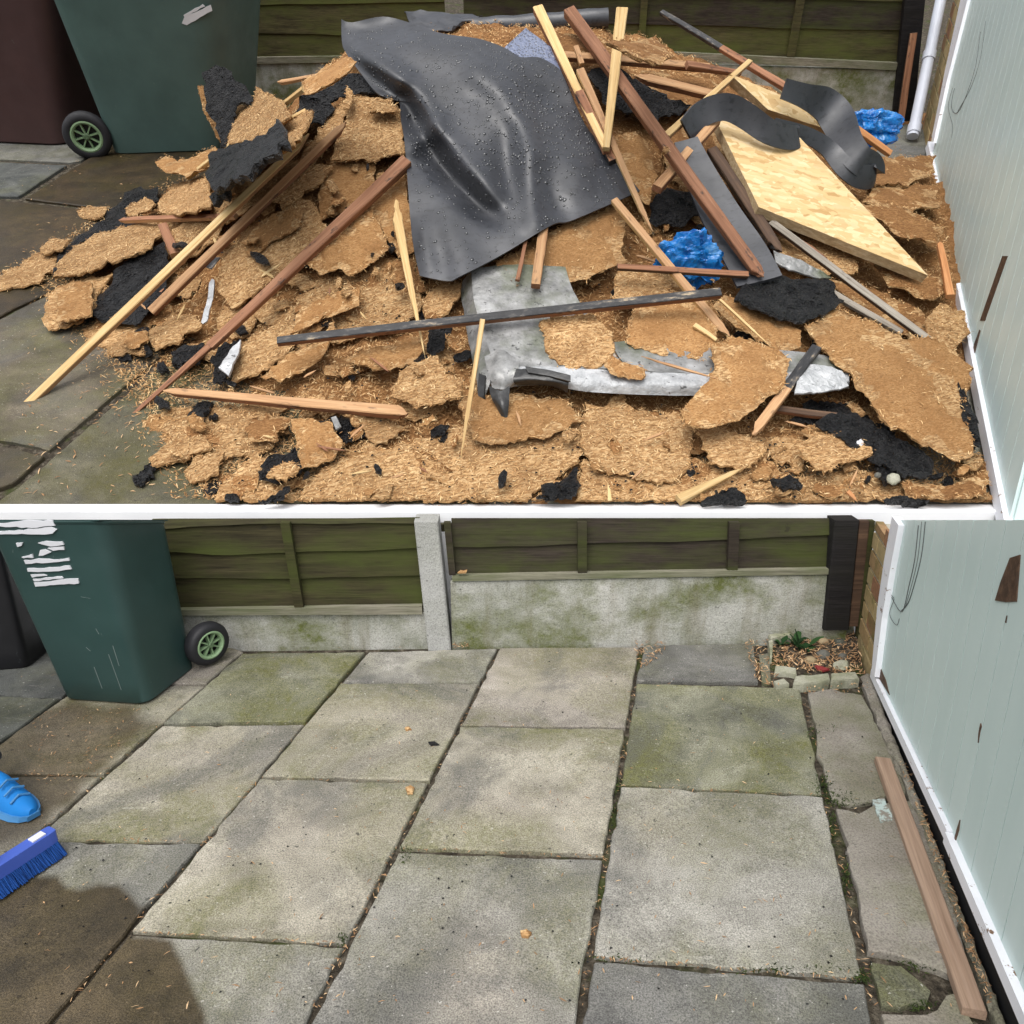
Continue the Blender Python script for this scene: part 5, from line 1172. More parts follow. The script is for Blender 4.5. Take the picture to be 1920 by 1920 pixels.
cb([(738, 742), (746, 700), (776, 680), (822, 665), (832, 700), (872, 710), (862, 742), (800, 762), (770, 757)], T, 3, 'fluffy torn chipboard mound at the tip of the pale splintered stake')
fe([(800, 660), (806, 625), (838, 600), (850, 610), (832, 645), (815, 668)], 2, 'black felt strip hanging left of the silver flashing corner', step=5)
# front left
cb([(275, 862), (310, 836), (352, 818), (386, 815), (392, 840), (342, 866), (292, 872)], T, 1, 'fluffy chipboard shred at the front left edge of the debris')
cb([(345, 882), (370, 852), (420, 846), (402, 892), (356, 907)], T, 1, 'orange chipboard shred below the front left fluffy one')
fe([(245, 886), (258, 890), (268, 876), (282, 868), (292, 880), (290, 896), (266, 911), (252, 898)], 1, 'curled black felt scrap alone on the paving at the front left', th=.02, step=5)
cb([(300, 800), (330, 770), (420, 760), (500, 775), (530, 800), (500, 840), (420, 860), (340, 840)], T, 0, 'rough crushed chipboard under the brown timber')
cb([(545, 782), (570, 785), (622, 790), (642, 830), (622, 860), (566, 876), (560, 850)], S, 2, 'smooth triangular chipboard piece below the brown timber')
fe([(483, 886), (500, 858), (552, 838), (568, 862), (562, 887), (520, 902), (492, 897)], 1, 'black felt scrap with a chip flake on it at the front left', step=5)
cb([(500, 892), (530, 866), (562, 876), (530, 900)], T, 3, 'pale chip flake resting on the front-left black felt scrap', step=5)
cb([(450, 800), (500, 775), (545, 785), (520, 820), (470, 826)], Wt, 2, 'damp orange chipboard under the middle of the brown timber')
cb([(560, 935), (580, 900), (640, 860), (720, 845), (860, 800), (980, 790), (1088, 786), (1112, 826), (1078, 868), (1030, 905), (990, 960), (600, 965)], T, 0, 'very large rough chipboard sheet across the front middle', rough=1.4)
cb([(855, 742), (960, 735), (1062, 750), (1092, 786), (1030, 816), (920, 832), (888, 822)], S, 2, 'smooth orange panel beneath the silver flashing corner', fringe=1.3)
fe([(590, 790), (640, 780), (700, 790), (690, 815), (640, 830), (600, 815)], 0, 'black felt hollow below the right half of the brown timber', step=6)
cb([(400, 960), (420, 900), (480, 850), (560, 880), (540, 920), (560, 965)], T, 0, 'rough crushed chipboard at the front left bottom edge')
fe([(480, 965), (500, 935), (540, 910), (548, 920), (530, 965)], 2, 'thin black felt edge at the front bottom left of centre', step=5)
# centre right
cb([(930, 492), (990, 455), (1062, 418), (1152, 384), (1177, 402), (1163, 470), (1178, 490), (1002, 553), (976, 546)], S, 4, 'smooth broad chipboard sheet emerging from under the membrane right corner', fringe=1.2)
cb([(1015, 602), (1050, 590), (1112, 590), (1150, 630), (1153, 660), (1120, 690), (1062, 691), (1030, 670)], T, 5, 'round rough chipboard piece lying on the silver flashing')
cb([(1130, 682), (1150, 666), (1182, 680), (1212, 690), (1203, 711), (1150, 701)], S, 6, 'small smooth chip touching the lower edge of the round piece', step=5)
cb([(1175, 642), (1180, 600), (1196, 570), (1252, 556), (1322, 560), (1347, 600), (1342, 640), (1336, 682), (1290, 670), (1232, 661)], S, 5, 'smooth brown sheet right of the round piece under the black batten', fringe=1.4)
cb([(1148, 562), (1160, 505), (1250, 510), (1335, 562), (1250, 575), (1200, 572)], T, 3, 'rough chipboard behind the right half of the black batten')
cb([(1280, 762), (1312, 730), (1341, 690), (1332, 650), (1372, 630), (1422, 640), (1487, 665), (1472, 720), (1422, 760), (1382, 786), (1332, 796), (1290, 786)], S, 7, 'large smooth tan sheet with curled front edge over the flashing', fringe=1.6, bow=-.05)
cb([(1338, 572), (1360, 550), (1420, 570), (1502, 620), (1502, 652), (1462, 657), (1382, 612)], S, 4, 'smooth brown sheet under the tarry felt right of centre', fringe=1.3)
cb([(1515, 612), (1562, 575), (1602, 590), (1702, 630), (1772, 640), (1822, 690), (1812, 760), (1828, 856), (1800, 862), (1742, 836), (1662, 792), (1592, 702), (1532, 642)], S, 5, 'biggest smooth orange-brown panel leaning by the mint door', fringe=2.0, rag=4)
cb([(1498, 836), (1530, 810), (1612, 820), (1642, 850), (1582, 870), (1546, 886), (1510, 860)], T, 3, 'rough chipboard tile with a small white stone on it')
cb([(1310, 812), (1352, 800), (1432, 830), (1432, 860), (1382, 882), (1330, 862)], T, 2, 'rough chipboard piece below the two-tone stake')
cb([(1088, 802), (1100, 760), (1202, 770), (1302, 800), (1292, 870), (1262, 905), (1222, 902), (1120, 882), (1096, 850)], T, 1, 'rough chipboard sheet at the front right of the long crack')
cb([(1095, 860), (1200, 905), (1290, 880), (1430, 880), (1440, 960), (1080, 962)], T, 0, 'crushed chipboard along the front edge right of centre')
fe([(1000, 962), (1030, 915), (1078, 880), (1088, 900), (1075, 962)], 1, 'black felt showing in the crack at the front middle', step=5)
cb([(1735, 602), (1762, 570), (1810, 580), (1818, 620), (1792, 652), (1742, 641)], T, 3, 'torn curved chipboard block by the door above the orange panel', bow=-.1)
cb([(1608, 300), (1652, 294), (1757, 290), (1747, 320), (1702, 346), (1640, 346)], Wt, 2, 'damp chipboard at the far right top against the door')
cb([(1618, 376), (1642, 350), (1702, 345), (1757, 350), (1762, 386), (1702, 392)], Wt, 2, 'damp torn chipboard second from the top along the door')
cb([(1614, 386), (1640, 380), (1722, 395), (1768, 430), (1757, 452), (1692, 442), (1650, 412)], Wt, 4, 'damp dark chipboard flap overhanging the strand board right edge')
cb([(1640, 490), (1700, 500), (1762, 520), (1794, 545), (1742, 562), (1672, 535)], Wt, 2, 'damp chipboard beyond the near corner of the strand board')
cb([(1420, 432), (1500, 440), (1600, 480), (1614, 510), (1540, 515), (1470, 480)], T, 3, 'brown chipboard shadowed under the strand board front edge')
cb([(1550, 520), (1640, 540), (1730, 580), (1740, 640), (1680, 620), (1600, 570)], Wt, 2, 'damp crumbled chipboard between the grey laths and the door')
cb([(1690, 902), (1780, 908), (1852, 880), (1850, 925), (1800, 935), (1700, 930)], Wt, 2, 'damp chipboard corner at the front right beside the dark door gap')
cb([(1440, 905), (1600, 880), (1700, 905), (1860, 930), (1870, 965), (1430, 965)], T, 0, 'crushed chipboard along the front edge at the right')
cb([(1150, 256), (1192, 245), (1217, 270), (1232, 330), (1217, 382), (1192, 362)], S, 4, 'narrow chipboard panel standing right of the membrane')
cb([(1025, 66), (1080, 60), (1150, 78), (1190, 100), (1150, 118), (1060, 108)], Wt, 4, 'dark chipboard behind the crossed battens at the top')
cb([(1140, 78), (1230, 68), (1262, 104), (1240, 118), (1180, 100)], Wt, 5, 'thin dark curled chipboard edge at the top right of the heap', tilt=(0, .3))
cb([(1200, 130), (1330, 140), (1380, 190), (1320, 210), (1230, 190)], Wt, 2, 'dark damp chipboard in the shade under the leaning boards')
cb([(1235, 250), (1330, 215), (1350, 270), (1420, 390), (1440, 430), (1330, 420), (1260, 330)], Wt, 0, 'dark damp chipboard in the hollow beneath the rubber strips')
fe([(1100, 140), (1150, 120), (1230, 170), (1290, 200), (1230, 225), (1150, 200)], 3, 'black felt scrap among the crossed red battens')
fe([(1215, 385), (1250, 350), (1310, 370), (1320, 400), (1270, 425), (1230, 415)], 2, 'crumpled black felt above the blue bag in the heap hollow')
fe([(1372, 562), (1400, 530), (1472, 515), (1562, 530), (1577, 560), (1542, 592), (1492, 606), (1440, 592)], 6, 'shiny crumpled tar felt right of the black rubber strip end')
fe([(1530, 795), (1560, 780), (1602, 770), (1642, 800), (1700, 830), (1752, 862), (1742, 902), (1692, 892), (1632, 852), (1590, 832)], 3, 'long black felt tongue in front of the biggest orange-brown panel')
fe([(1484, 784), (1520, 748), (1600, 760), (1640, 790), (1560, 806)], 1, 'black felt layer under the silver flashing lip', step=6)
fe([(1318, 945), (1340, 925), (1382, 915), (1404, 940), (1400, 965), (1318, 965)], 2, 'flat black felt lump at the front bottom right of centre', th=.03, step=5)
fe([(1453, 897), (1470, 889), (1497, 895), (1502, 911), (1470, 917)], 3, 'little oblong black felt lump left of the pale stone', th=.03, step=5)
fe([(1797, 720), (1814, 742), (1834, 800), (1838, 830), (1828, 842), (1806, 792)], 6, 'thin upright black felt sliver between orange panel and door', tilt=(-.3, 0), step=5)
fe([(1640, 868), (1690, 872), (1700, 900), (1660, 902)], 2, 'black felt just left of the pale stone', th=.03, step=5)
fe([(1662, 955), (1690, 930), (1740, 935), (1745, 965), (1665, 965)], 2, 'black felt lump at the front bottom right corner', th=.03, step=5)
# ---------------------------------------------------------------- silver flashing (box corner of the old roof edge)
def surf(name, rows, mat, yd=UP, parent=None, th=.006, sub=6, amp=.0, smooth=True, **tags):
    """smooth sheet through a grid of yard points (rows of equal length), thickened"""
    g_ = np.array([[tuple(p) for p in r] for r in rows]); nr, nc = g_.shape[:2]
    def cr(P, t):
        n = len(P); x = t*(n-1); i = min(int(x), n-2); f = x-i; p0 = P[max(0, i-1)]; p1 = P[i]; p2 = P[i+1]; p3 = P[min(n-1, i+2)]
        return .5*(2*p1+(p2-p0)*f+(2*p0-5*p1+4*p2-p3)*f*f+(p3-p0-3*p2+3*p1)*f**3) if 1 else p1
    NR, NC = (nr-1)*sub+1, (nc-1)*sub+1
    A = np.array([[cr([cr(g_[i], c/(NC-1)) for i in range(nr)], r/(NR-1)) for c in range(NC)] for r in range(NR)])
    du_ = np.gradient(A, axis=1); dv_ = np.gradient(A, axis=0); Nn = np.cross(du_, dv_); Nn /= np.linalg.norm(Nn, axis=2, keepdims=True)+1e-9
    view = np.array([0, 0, H_UP])-A; sgn_ = np.where((Nn*view).sum(2, keepdims=True) < 0, -1, 1) if np.mean((Nn*view).sum(2)) < 0 else 1
    if not isinstance(sgn_, int): Nn = -Nn
    if amp:
        for r in range(NR):
            for c in range(NC):
                p = A[r, c]; A[r, c] = p+Nn[r, c]*(nz(p[0]*16, p[1]*16, p[2]*16)*amp+nz(p[0]*40, p[1]*40, p[2]*40)*amp*.4)
    V = [Vector(A[r, c]) for r in range(NR) for c in range(NC)]; m = len(V); V += [Vector(A[r, c]-Nn[r, c]*th) for r in range(NR) for c in range(NC)]
    Fc = []; ix = lambda r, c: r*NC+c
    for r in range(NR-1):
        for c in range(NC-1):
            q = [ix(r, c), ix(r, c+1), ix(r+1, c+1), ix(r+1, c)]; Fc.append(q); Fc.append([i+m for i in q][::-1])
    bd = [ix(0, c) for c in range(NC)]+[ix(r, NC-1) for r in range(1, NR)]+[ix(NR-1, c) for c in range(NC-2, -1, -1)]+[ix(r, 0) for r in range(NR-2, 0, -1)]
    for i in range(len(bd)): a, b = bd[i], bd[(i+1) % len(bd)]; Fc.append([a, b, b+m, a+m])
    return put(name, V, Fc, mat, yd, parent, smooth=smooth, **tags)
hl = lambda x, y, l=0.0: hit(x, y, l)
LF = .10
fl = empty('roof_flashing', UP, hit(1100, 700), label='silver grey metal roof-edge flashing with a bent corner in the middle of the heap', cat='flashing')
surf('top_face', [[hl(884, 505, LF), hl(960, 495, LF), hl(1060, 500, LF)], [hl(888, 560, LF), hl(965, 548, LF), hl(1075, 545, LF)], [hl(905, 620, LF), hl(985, 610, LF), hl(1110, 600, LF)], [hl(922, 668, LF), hl(1000, 660, LF), hl(1150, 660, LF)], [hl(935, 690, LF), hl(1010, 686, LF), hl(1180, 694, LF)]], M_LEAD, UP, fl, amp=.006)
surf('side_flap', [[hl(884, 505, LF), hl(868, 525, .05), hl(862, 545, .03)], [hl(888, 560, LF), hl(874, 575, .05), hl(870, 590, .03)], [hl(905, 620, LF), hl(886, 645, .05), hl(884, 670, .03)], [hl(922, 668, LF), hl(902, 705, .06), hl(898, 745, .03)], [hl(935, 690, LF), hl(918, 720, .06), hl(905, 758, .03)]], M_LEAD, UP, fl, amp=.006)
surf('right_wing', [[hl(1140, 640, LF), hl(1260, 640, LF), hl(1400, 650, LF), hl(1580, 670, LF)], [hl(1160, 668, LF), hl(1280, 670, LF), hl(1420, 676, LF), hl(1585, 686, LF)], [hl(1180, 694, LF), hl(1300, 700, LF), hl(1440, 700, LF), hl(1590, 700, LF)]], M_LEAD, UP, fl, amp=.005)
surf('front_lip', [[hl(935, 690, LF), hl(1010, 686, LF), hl(1120, 692, LF), hl(1290, 700, LF), hl(1440, 700, LF), hl(1592, 697, LF)], [hl(945, 712, LF), hl(1015, 708, LF), hl(1120, 716, LF), hl(1290, 720, LF), hl(1440, 719, LF), hl(1592, 714, LF)], [hl(952, 728, .06), hl(1015, 722, .07), hl(1120, 736, .07), hl(1290, 742, .06), hl(1440, 738, .06), hl(1592, 728, .06)]], M_FOIL, UP, fl, amp=.007)
surf('corner_fold', [[hl(908, 668, LF+.010), hl(938, 656, LF+.015), hl(972, 674, LF+.015)], [hl(914, 700, LF+.005), hl(945, 694, LF+.022), hl(972, 700, LF+.016)], [hl(922, 728, .07), hl(944, 730, .08), hl(962, 722, .08)]], M_LEAD, UP, fl, amp=.012)
surf('torn_felt', [[hl(968, 690, LF+.03), hl(1010, 694, LF+.03), hl(1068, 706, LF+.03)], [hl(962, 712, LF+.02), hl(1012, 712, LF+.03), hl(1066, 720, LF+.02)], [hl(970, 724, .08), hl(1020, 724, .09), hl(1064, 736, .08)]], M_BIT, UP, fl, amp=.010)
surf('torn_felt', [[hl(985, 686, LF+.045), hl(1030, 694, LF+.045), hl(1070, 704, LF+.045)], [hl(990, 698, LF+.04), hl(1034, 706, LF+.04), hl(1070, 716, LF+.04)]], M_BIT, UP, fl, amp=.003)
surf('torn_felt', [[hl(916, 722, .085), hl(938, 732, .10), hl(956, 722, .10)], [hl(924, 752, .07), hl(940, 760, .085), hl(954, 752, .085)], [hl(940, 780, .05), hl(947, 783, .05), hl(952, 782, .05)]], M_BIT, UP, fl, amp=.006)
surf('torn_felt', [[hl(898, 700, .07), hl(910, 704, .08)], [hl(896, 735, .05), hl(908, 738, .06)], [hl(900, 758, .03), hl(912, 752, .04)]], M_BIT, UP, fl, amp=.006)
sheet('flashing_offcut', [(1450, 470), (1500, 490), (1545, 508), (1560, 520), (1530, 520), (1480, 505), (1455, 490)], M_LEAD, 6, th=.008, rag=1, torn=False, fringe=0, amp=.01, label='grey bent metal offcut above the crumpled tar felt', cat='flashing')
sheet('flashing_offcut', [(1500, 686), (1530, 682), (1580, 694), (1592, 722), (1540, 735), (1490, 738)], M_FOIL, 6, th=.008, rag=1, torn=False, fringe=0, amp=.012, label='silver metal end piece right of the two-tone stake', cat='flashing')
sheet('metal_strip', [(388, 566), (392, 530), (397, 522), (402, 525), (399, 560), (388, 602), (380, 607), (377, 604)], M_FOIL, 3, th=.008, rag=.6, torn=False, fringe=0, amp=.006, label='narrow bright silver metal strip below the two long battens', cat='metal strip')
sheet('metal_strip', [(384, 500), (400, 482), (412, 482), (394, 503)], M_LEAD, 3, th=.008, rag=1, torn=False, fringe=0, amp=.006, label='small dull metal scrap right of the red batten end', cat='metal strip')
sheet('metal_strip', [(620, 782), (630, 780), (640, 800), (630, 806)], M_LEAD, 2, th=.008, rag=1, torn=False, fringe=0, amp=.004, label='tiny grey metal bracket in the black hollow under the brown timber', cat='metal strip')

# ---------------------------------------------------------------- strand board
def board(px, mat, medge, lifts, th, label, name='strand_board'):
    P = [hit(x, y, l) for (x, y), l in zip(px, lifts)]; c = sum(P, Vector())/4
    n = (P[2]-P[0]).cross(P[3]-P[1]).normalized(); n = n if n.z > 0 else -n
    Q = [UP.pl(x, y, c, n) for x, y in px]; fr = frame(c, Q[1]-Q[0], n); inv = fr.inverted(); L = [inv @ q for q in Q]
    mb = MB(); d = densify([(q.x, q.y) for q in L], .03, .0012)
    ar = sum(d[i][0]*d[(i+1) % len(d)][1]-d[(i+1) % len(d)][0]*d[i][1] for i in range(len(d)))
    if ar < 0: d = d[::-1]
    mb.loft([[Vector((x, y, -th)) for x, y in d], [Vector((x, y, -.0015)) for x, y in d], [Vector((x*.998, y*.998, 0)) for x, y in d]])
    k = len(d); mi = [1]*k+[0]*k+[1, 0]
    return put(name, mb.V, mb.F, [mat, medge], UP, fr=fr, mi=mi, label=label, cat='strand board')
board([(1338, 216), (1500, 258), (1740, 516), (1423, 388)], M_OSB, M_OSBEDGE, (.19, .17, .13, .17), .045, 'large pale strand board panel leaning over the right of the heap')
board([(1368, 138), (1492, 190), (1566, 248), (1440, 205)], M_OSB, M_OSBEDGE, (.23, .19, .15, .16), .05, 'second strand board lying behind under the curled rubber strips')

# ---------------------------------------------------------------- timbers
hv = lambda x, y, v: UP.aty(x, y, v)
timber((581, 250), (38, 768), 17, 19, .15, .03, M_PALE, 'long fresh pale batten reaching down to the paving at the far left', mat2=M_TAN, tip0=.1)
timber((648, 226), (281, 583), 17, 21, .16, .07, M_TAN, 'long red-brown batten parallel to and right of the pale batten', mat2=M_RED, tip0=.06)
timber((762, 296), (392, 648), 29, 20, .16, .10, M_RED, 'long dark red batten sloping down left from the membrane edge')
timber((396, 644), (243, 782), 15, 8, .10, .03, M_RED, 'thin broken red end piece pointing at the paving below the dark red batten', tip=.05)
timber((222, 411), (440, 402), 13, 14, .09, .10, M_RED, 'short red batten lying level across the left of the heap', tip0=.05, mat2=M_TAN)
timber((304, 418), (328, 474), 21, 24, .07, .05, M_RED, 'stubby red offcut under the level red batten', mat2=M_TAN)
timber((352, 482), (318, 496), 16, 12, .10, .09, M_TAN, 'splintered torn wood knot beside the long pale batten', tip=.04, tip0=.04)
timber((566, 164), (350, 330), 13, 12, .13, .08, M_PALE, 'slim pale batten at the upper left behind the big felt slab')
timber((572, 205), (455, 268), 7, 8, .12, .10, M_PALE, 'thin pale lath beside the slim upper-left batten')
timber((518, 153), (592, 140), 11, 9, .14, .16, M_TAN, 'short pale stick pointing left at the top left of the heap', tip0=.04)
timber((304, 731), (764, 771), 17, 29, .06, .07, M_TAN, 'thick brown timber lying level across the lower left', tip0=.05, mat2=M_RED, tip=.04)
timber((738, 372), (797, 676), 24, 7, .14, .07, M_PALE, 'pale splintered stake tapering to a point left of the flashing', tip0=.14, tip=.35, seg=14)
timber((905, 598), (864, 858), 12, 9, .20, .06, M_PALE, 'slender pale splinter standing below the black batten', tip=.22, seg=14)
timber((519, 637), (1352, 545), 20, 23, .19, .23, M_TARW, 'long black tarred batten across the middle of the heap', mat2=M_RED)
timber((1008, 14), (1138, 280), 24, 18, .24, .20, M_PALE, 'pale batten with brown side running along the membrane right edge', mat2=M_RED, hp0=hv(1008, 10, 4.75))
timber((1085, 170), (1150, 300), 20, 22, .19, .17, M_RED, 'reddish batten with tar streaks beside the membrane right edge', mat2=M_TARW)
timber((1088, 128), (1222, 432), 19, 11, .22, .13, M_TAN, 'narrow split tan batten between membrane and crossed sticks', tip=.12, mat2=M_PALE)
timber((1152, 372), (1366, 630), 17, 20, .17, .10, M_TAN, 'tan batten running from the membrane corner over the blue bag', mat2=M_PALE, tip=.06)
timber((1070, 24), (1432, 516), 28, 26, .26, .19, M_RED, 'long straight red batten crossing the rubber strip', mat2=M_RED, tip=.05, hp0=hv(1066, 14, 4.7))
timber((1167, 18), (1137, 276), 27, 17, .30, .22, M_PALE, 'upright pale yellow batten crossing over the long red batten', hp0=hv(1167, 14, 4.55))
timber((1056, 100), (1332, 122), 19, 18, .15, .17, M_TAN, 'level tan batten at the top right of the heap', mat2=M_RED)
timber((1192, 138), (1420, 196), 22, 20, .17, .17, M_TAN, 'split-ended tan timber under the level top batten', mat2=M_RED, tip0=.08, tip=.06)
timber((1290, 118), (1390, 135), 18, 12, .19, .19, M_RED, 'short red board end at the top right of the heap')
timber((1407, 112), (1250, 252), 12, 17, .25, .20, M_PALE, 'pale stick slanting over the top right boards', mat2=M_TAN)
timber((1345, 222), (1232, 348), 20, 24, .22, .17, M_TAN, 'squared tan offcut propped beside the strand board corner', mat2=M_RED)
timber((1246, 24), (1478, 162), 11, 17, .32, .20, M_TARW, 'black and red pole leaning from the top fence down to the rubber strip', split=.45, mat2=M_RED, hp0=hv(1240, 20, 5.5))
timber((1588, 224), (1672, 286), 16, 15, .15, .09, M_ORANGE, 'pinkish fresh board end beside the far blue bag', mat2=M_TAN)
timber((1446, 414), (1756, 646), 16, 17, .15, .11, M_GREY, 'long weathered grey lath sloping under the strand board to the door', mat2=M_DARKW)
timber((1556, 544), (1692, 622), 15, 14, .11, .09, M_GREY, 'shorter weathered grey lath below the long grey one')
timber((1335, 276), (1464, 470), 24, 24, .15, .14, M_DARKW, 'dark tarred board between rubber strip and strand board', mat2=M_TARW, tip=.08)
timber((1450, 424), (1552, 482), 14, 9, .13, .12, M_RED, 'short red splinter under the strand board edge', tip=.1)
timber((1158, 498), (1404, 512), 14, 15, .16, .17, M_RED, 'level red-brown batten in front of the blue bag in the heap', mat2=M_DARKW)
timber((1532, 648), (1412, 812), 24, 22, .15, .10, M_TARW, 'two-tone stake half tarred black and half bare wood', split=.48, mat2=M_TAN, tip=.06)
timber((1440, 762), (1588, 782), 17, 17, .06, .06, M_DARKW, 'dull brown batten lying behind the two-tone stake tip', mat2=M_RED)
timber((1394, 876), (1274, 934), 9, 24, .05, .03, M_PALE, 'pale pointed offcut at the front bottom right of centre', tip0=.06)
timber((1762, 452), (1784, 552), 12, 17, .10, .08, M_ORANGE, 'bright orange board end standing against the mint door', tip0=.02)
timber((1019, 424), (1004, 532), 22, 22, .16, .15, M_TAN, 'short brown batten end under the membrane bottom edge', mat2=M_RED)
timber((986, 450), (970, 524), 8, 10, .15, .14, M_RED, 'thin red strip left of the short batten under the membrane')
timber((1340, 552), (1438, 642), 6, 5, .14, .11, M_PALE, 'hair-thin pale splinter beside the black batten end', tip=.08)
timber((1202, 668), (1352, 712), 7, 5, .15, .15, M_TAN, 'thin tan splinter across the flashing wing', tip=.12, tip0=.12)
timber((1302, 608), (1344, 636), 12, 9, .13, .12, M_PALE, 'tiny pale block end below the black batten end')
timber((1140, 906), (1144, 938), 5, 10, .05, .02, M_PALE, 'small pale shard sticking up at the front middle', tip0=.05)
timber((1590, 920), (1608, 938), 10, 8, .05, .04, M_ORANGE, 'orange splinter beside the pale stone', tip=.03)
timber((1714, 62), (1684, 256), 15, 15, .0, .0, M_RED, 'rough brown board leaning by the black post behind the far blue bag', mat2=M_DARKW, hp0=UP.pl(1714, 62, FU.A+FU.n*.12, FU.n), hp1=UP.pl(1684, 258, FU.A+FU.n*.22, FU.n))
timber((1080, 85), (1092, 118), 12, 12, .24, .22, M_TAN, 'tiny tan stub between the crossed battens at the top')

# ---------------------------------------------------------------- rubber membrane, rolls and strips
def rpoly(P, n):
    """n points evenly along a polyline"""
    L = [0]
    for a, b in zip(P, P[1:]): L.append(L[-1]+math.hypot(b[0]-a[0], b[1]-a[1]))
    out = []
    for k in range(n):
        d = L[-1]*k/(n-1); i = 0
        while i < len(P)-2 and L[i+1] < d: i += 1
        t = (d-L[i])/max(1e-6, L[i+1]-L[i]); out.append((P[i][0]+(P[i+1][0]-P[i][0])*t, P[i][1]+(P[i+1][1]-P[i][1])*t))
    return out
def crs(P, m=6):
    out = []
    for i in range(len(P)-1):
        p0 = P[max(0, i-1)]; p1 = P[i]; p2 = P[i+1]; p3 = P[min(len(P)-1, i+2)]
        for q in range(m):
            t = q/m; out.append(tuple(.5*(2*p1[c]+(p2[c]-p0[c])*t+(2*p0[c]-5*p1[c]+4*p2[c]-p3[c])*t*t+(p3[c]-p0[c]-3*p2[c]+3*p1[c])*t**3) for c in range(len(p1))))
    out.append(P[-1]); return out
def segd(x, y, P):
    d = 1e9; tt = 0
    for i in range(len(P)-1):
        ax, ay = P[i]; bx, by = P[i+1]; L = (bx-ax)**2+(by-ay)**2; t = max(0, min(1, ((x-ax)*(bx-ax)+(y-ay)*(by-ay))/L)); q = math.hypot(x-ax-t*(bx-ax), y-ay-t*(by-ay))
        if q < d: d = q; tt = (i+t)/(len(P)-1)
    return d, tt
def coons(top, bot, left, right, n, m):
    T_, B_, L_, R_ = rpoly(top, n), rpoly(bot, n), rpoly(left, m), rpoly(right, m); g_ = []
    for j in range(m):
        v = j/(m-1); r = []
        for i in range(n):
            u = i/(n-1)
            r.append(tuple((1-v)*T_[i][c]+v*B_[i][c]+(1-u)*L_[j][c]+u*R_[j][c]-((1-u)*(1-v)*T_[0][c]+u*(1-v)*T_[-1][c]+(1-u)*v*B_[0][c]+u*v*B_[-1][c]) for c in (0, 1)))
        g_.append(r)
    return g_
def drape(name, G_, lift, folds, mat, th=.006, **tags):
    nr, nc = len(G_), len(G_[0]); A = np.zeros((nr, nc, 3))
    base = np.zeros((nr, nc))
    for j in range(nr):
        for i in range(nc):
            x, y = G_[j][i]; base[j, i] = tdep(hit(x, y, .0))
    for _ in range(14):      # a sheet bridges small hollows of the heap
        b2 = base.copy(); b2[1:-1, 1:-1] = (base[:-2, 1:-1]+base[2:, 1:-1]+base[1:-1, :-2]+base[1:-1, 2:]+base[1:-1, 1:-1]*2)/6; b2[0, 1:-1] = (base[0, :-2]+base[0, 2:]+base[0, 1:-1]*2)/4; b2[-1, 1:-1] = (base[-1, :-2]+base[-1, 2:]+base[-1, 1:-1]*2)/4; b2[1:-1, 0] = (base[:-2, 0]+base[2:, 0]+base[1:-1, 0]*2)/4; b2[1:-1, -1] = (base[:-2, -1]+base[2:, -1]+base[1:-1, -1]*2)/4; base = b2
    for j in range(nr):
        for i in range(nc):
            x, y = G_[j][i]; l = lift(i/(nc-1), j/(nr-1)) if callable(lift) else lift
            for P, amp, w in folds:
                d, t = segd(x, y, P); l += amp*math.exp(-(d/(w*1.3))**2)*(.35+.65*math.sin(math.pi*min(1, max(0, .15+.7*t))))
            l += nz(x*.012, y*.012, 4)*.012
            A[j, i] = tuple(UP.at(x, y, base[j, i]-l*1.25))
    for _ in range(4):
        B = A.copy(); B[1:-1, 1:-1] = (A[:-2, 1:-1]+A[2:, 1:-1]+A[1:-1, :-2]+A[1:-1, 2:]+A[1:-1, 1:-1]*2)/6; A = B
    V = [Vector(A[j, i]) for j in range(nr) for i in range(nc)]; m = len(V)
    du_ = np.gradient(A, axis=1); dv_ = np.gradient(A, axis=0); Nn = np.cross(du_, dv_); Nn /= np.linalg.norm(Nn, axis=2, keepdims=True)+1e-9
    if np.mean((Nn*(np.array([0, 0, H_UP])-A)).sum(2)) < 0: Nn = -Nn
    V += [Vector(A[j, i]-Nn[j, i]*th) for j in range(nr) for i in range(nc)]; Fc = []; ix = lambda r, c: r*nc+c
    for r in range(nr-1):
        for c in range(nc-1):
            q = [ix(r, c), ix(r+1, c), ix(r+1, c+1), ix(r, c+1)]; Fc.append(q); Fc.append([i+m for i in q][::-1])
    bd = [ix(0, c) for c in range(nc)]+[ix(r, nc-1) for r in range(1, nr)]+[ix(nr-1, c) for c in range(nc-2, -1, -1)]+[ix(r, 0) for r in range(nr-2, 0, -1)]
    for i in range(len(bd)): a, b = bd[i], bd[(i+1) % len(bd)]; Fc.append([a, b, b+m, a+m])
    return put(name, V, Fc, mat, UP, smooth=True, **tags), A, Nn
top = crs([(640, 36), (660, 42), (717, 31), (767, 42), (827, 62), (890, 71), (923, 80), (953, 93), (975, 107), (1010, 107), (1040, 122)], 4)
right = crs([(1040, 122), (1057, 143), (1097, 233), (1140, 283), (1200, 358)], 5)
left = crs([(640, 36), (641, 78), (648, 98), (673, 133), (710, 177), (746, 187), (752, 220), (760, 283), (772, 440), (787, 517)], 4)
bot = crs([(787, 517), (840, 527), (862, 518), (940, 478), (1036, 421), (1073, 413), (1200, 358)], 5)
GR = coons(top, bot, left, right, 84, 84)
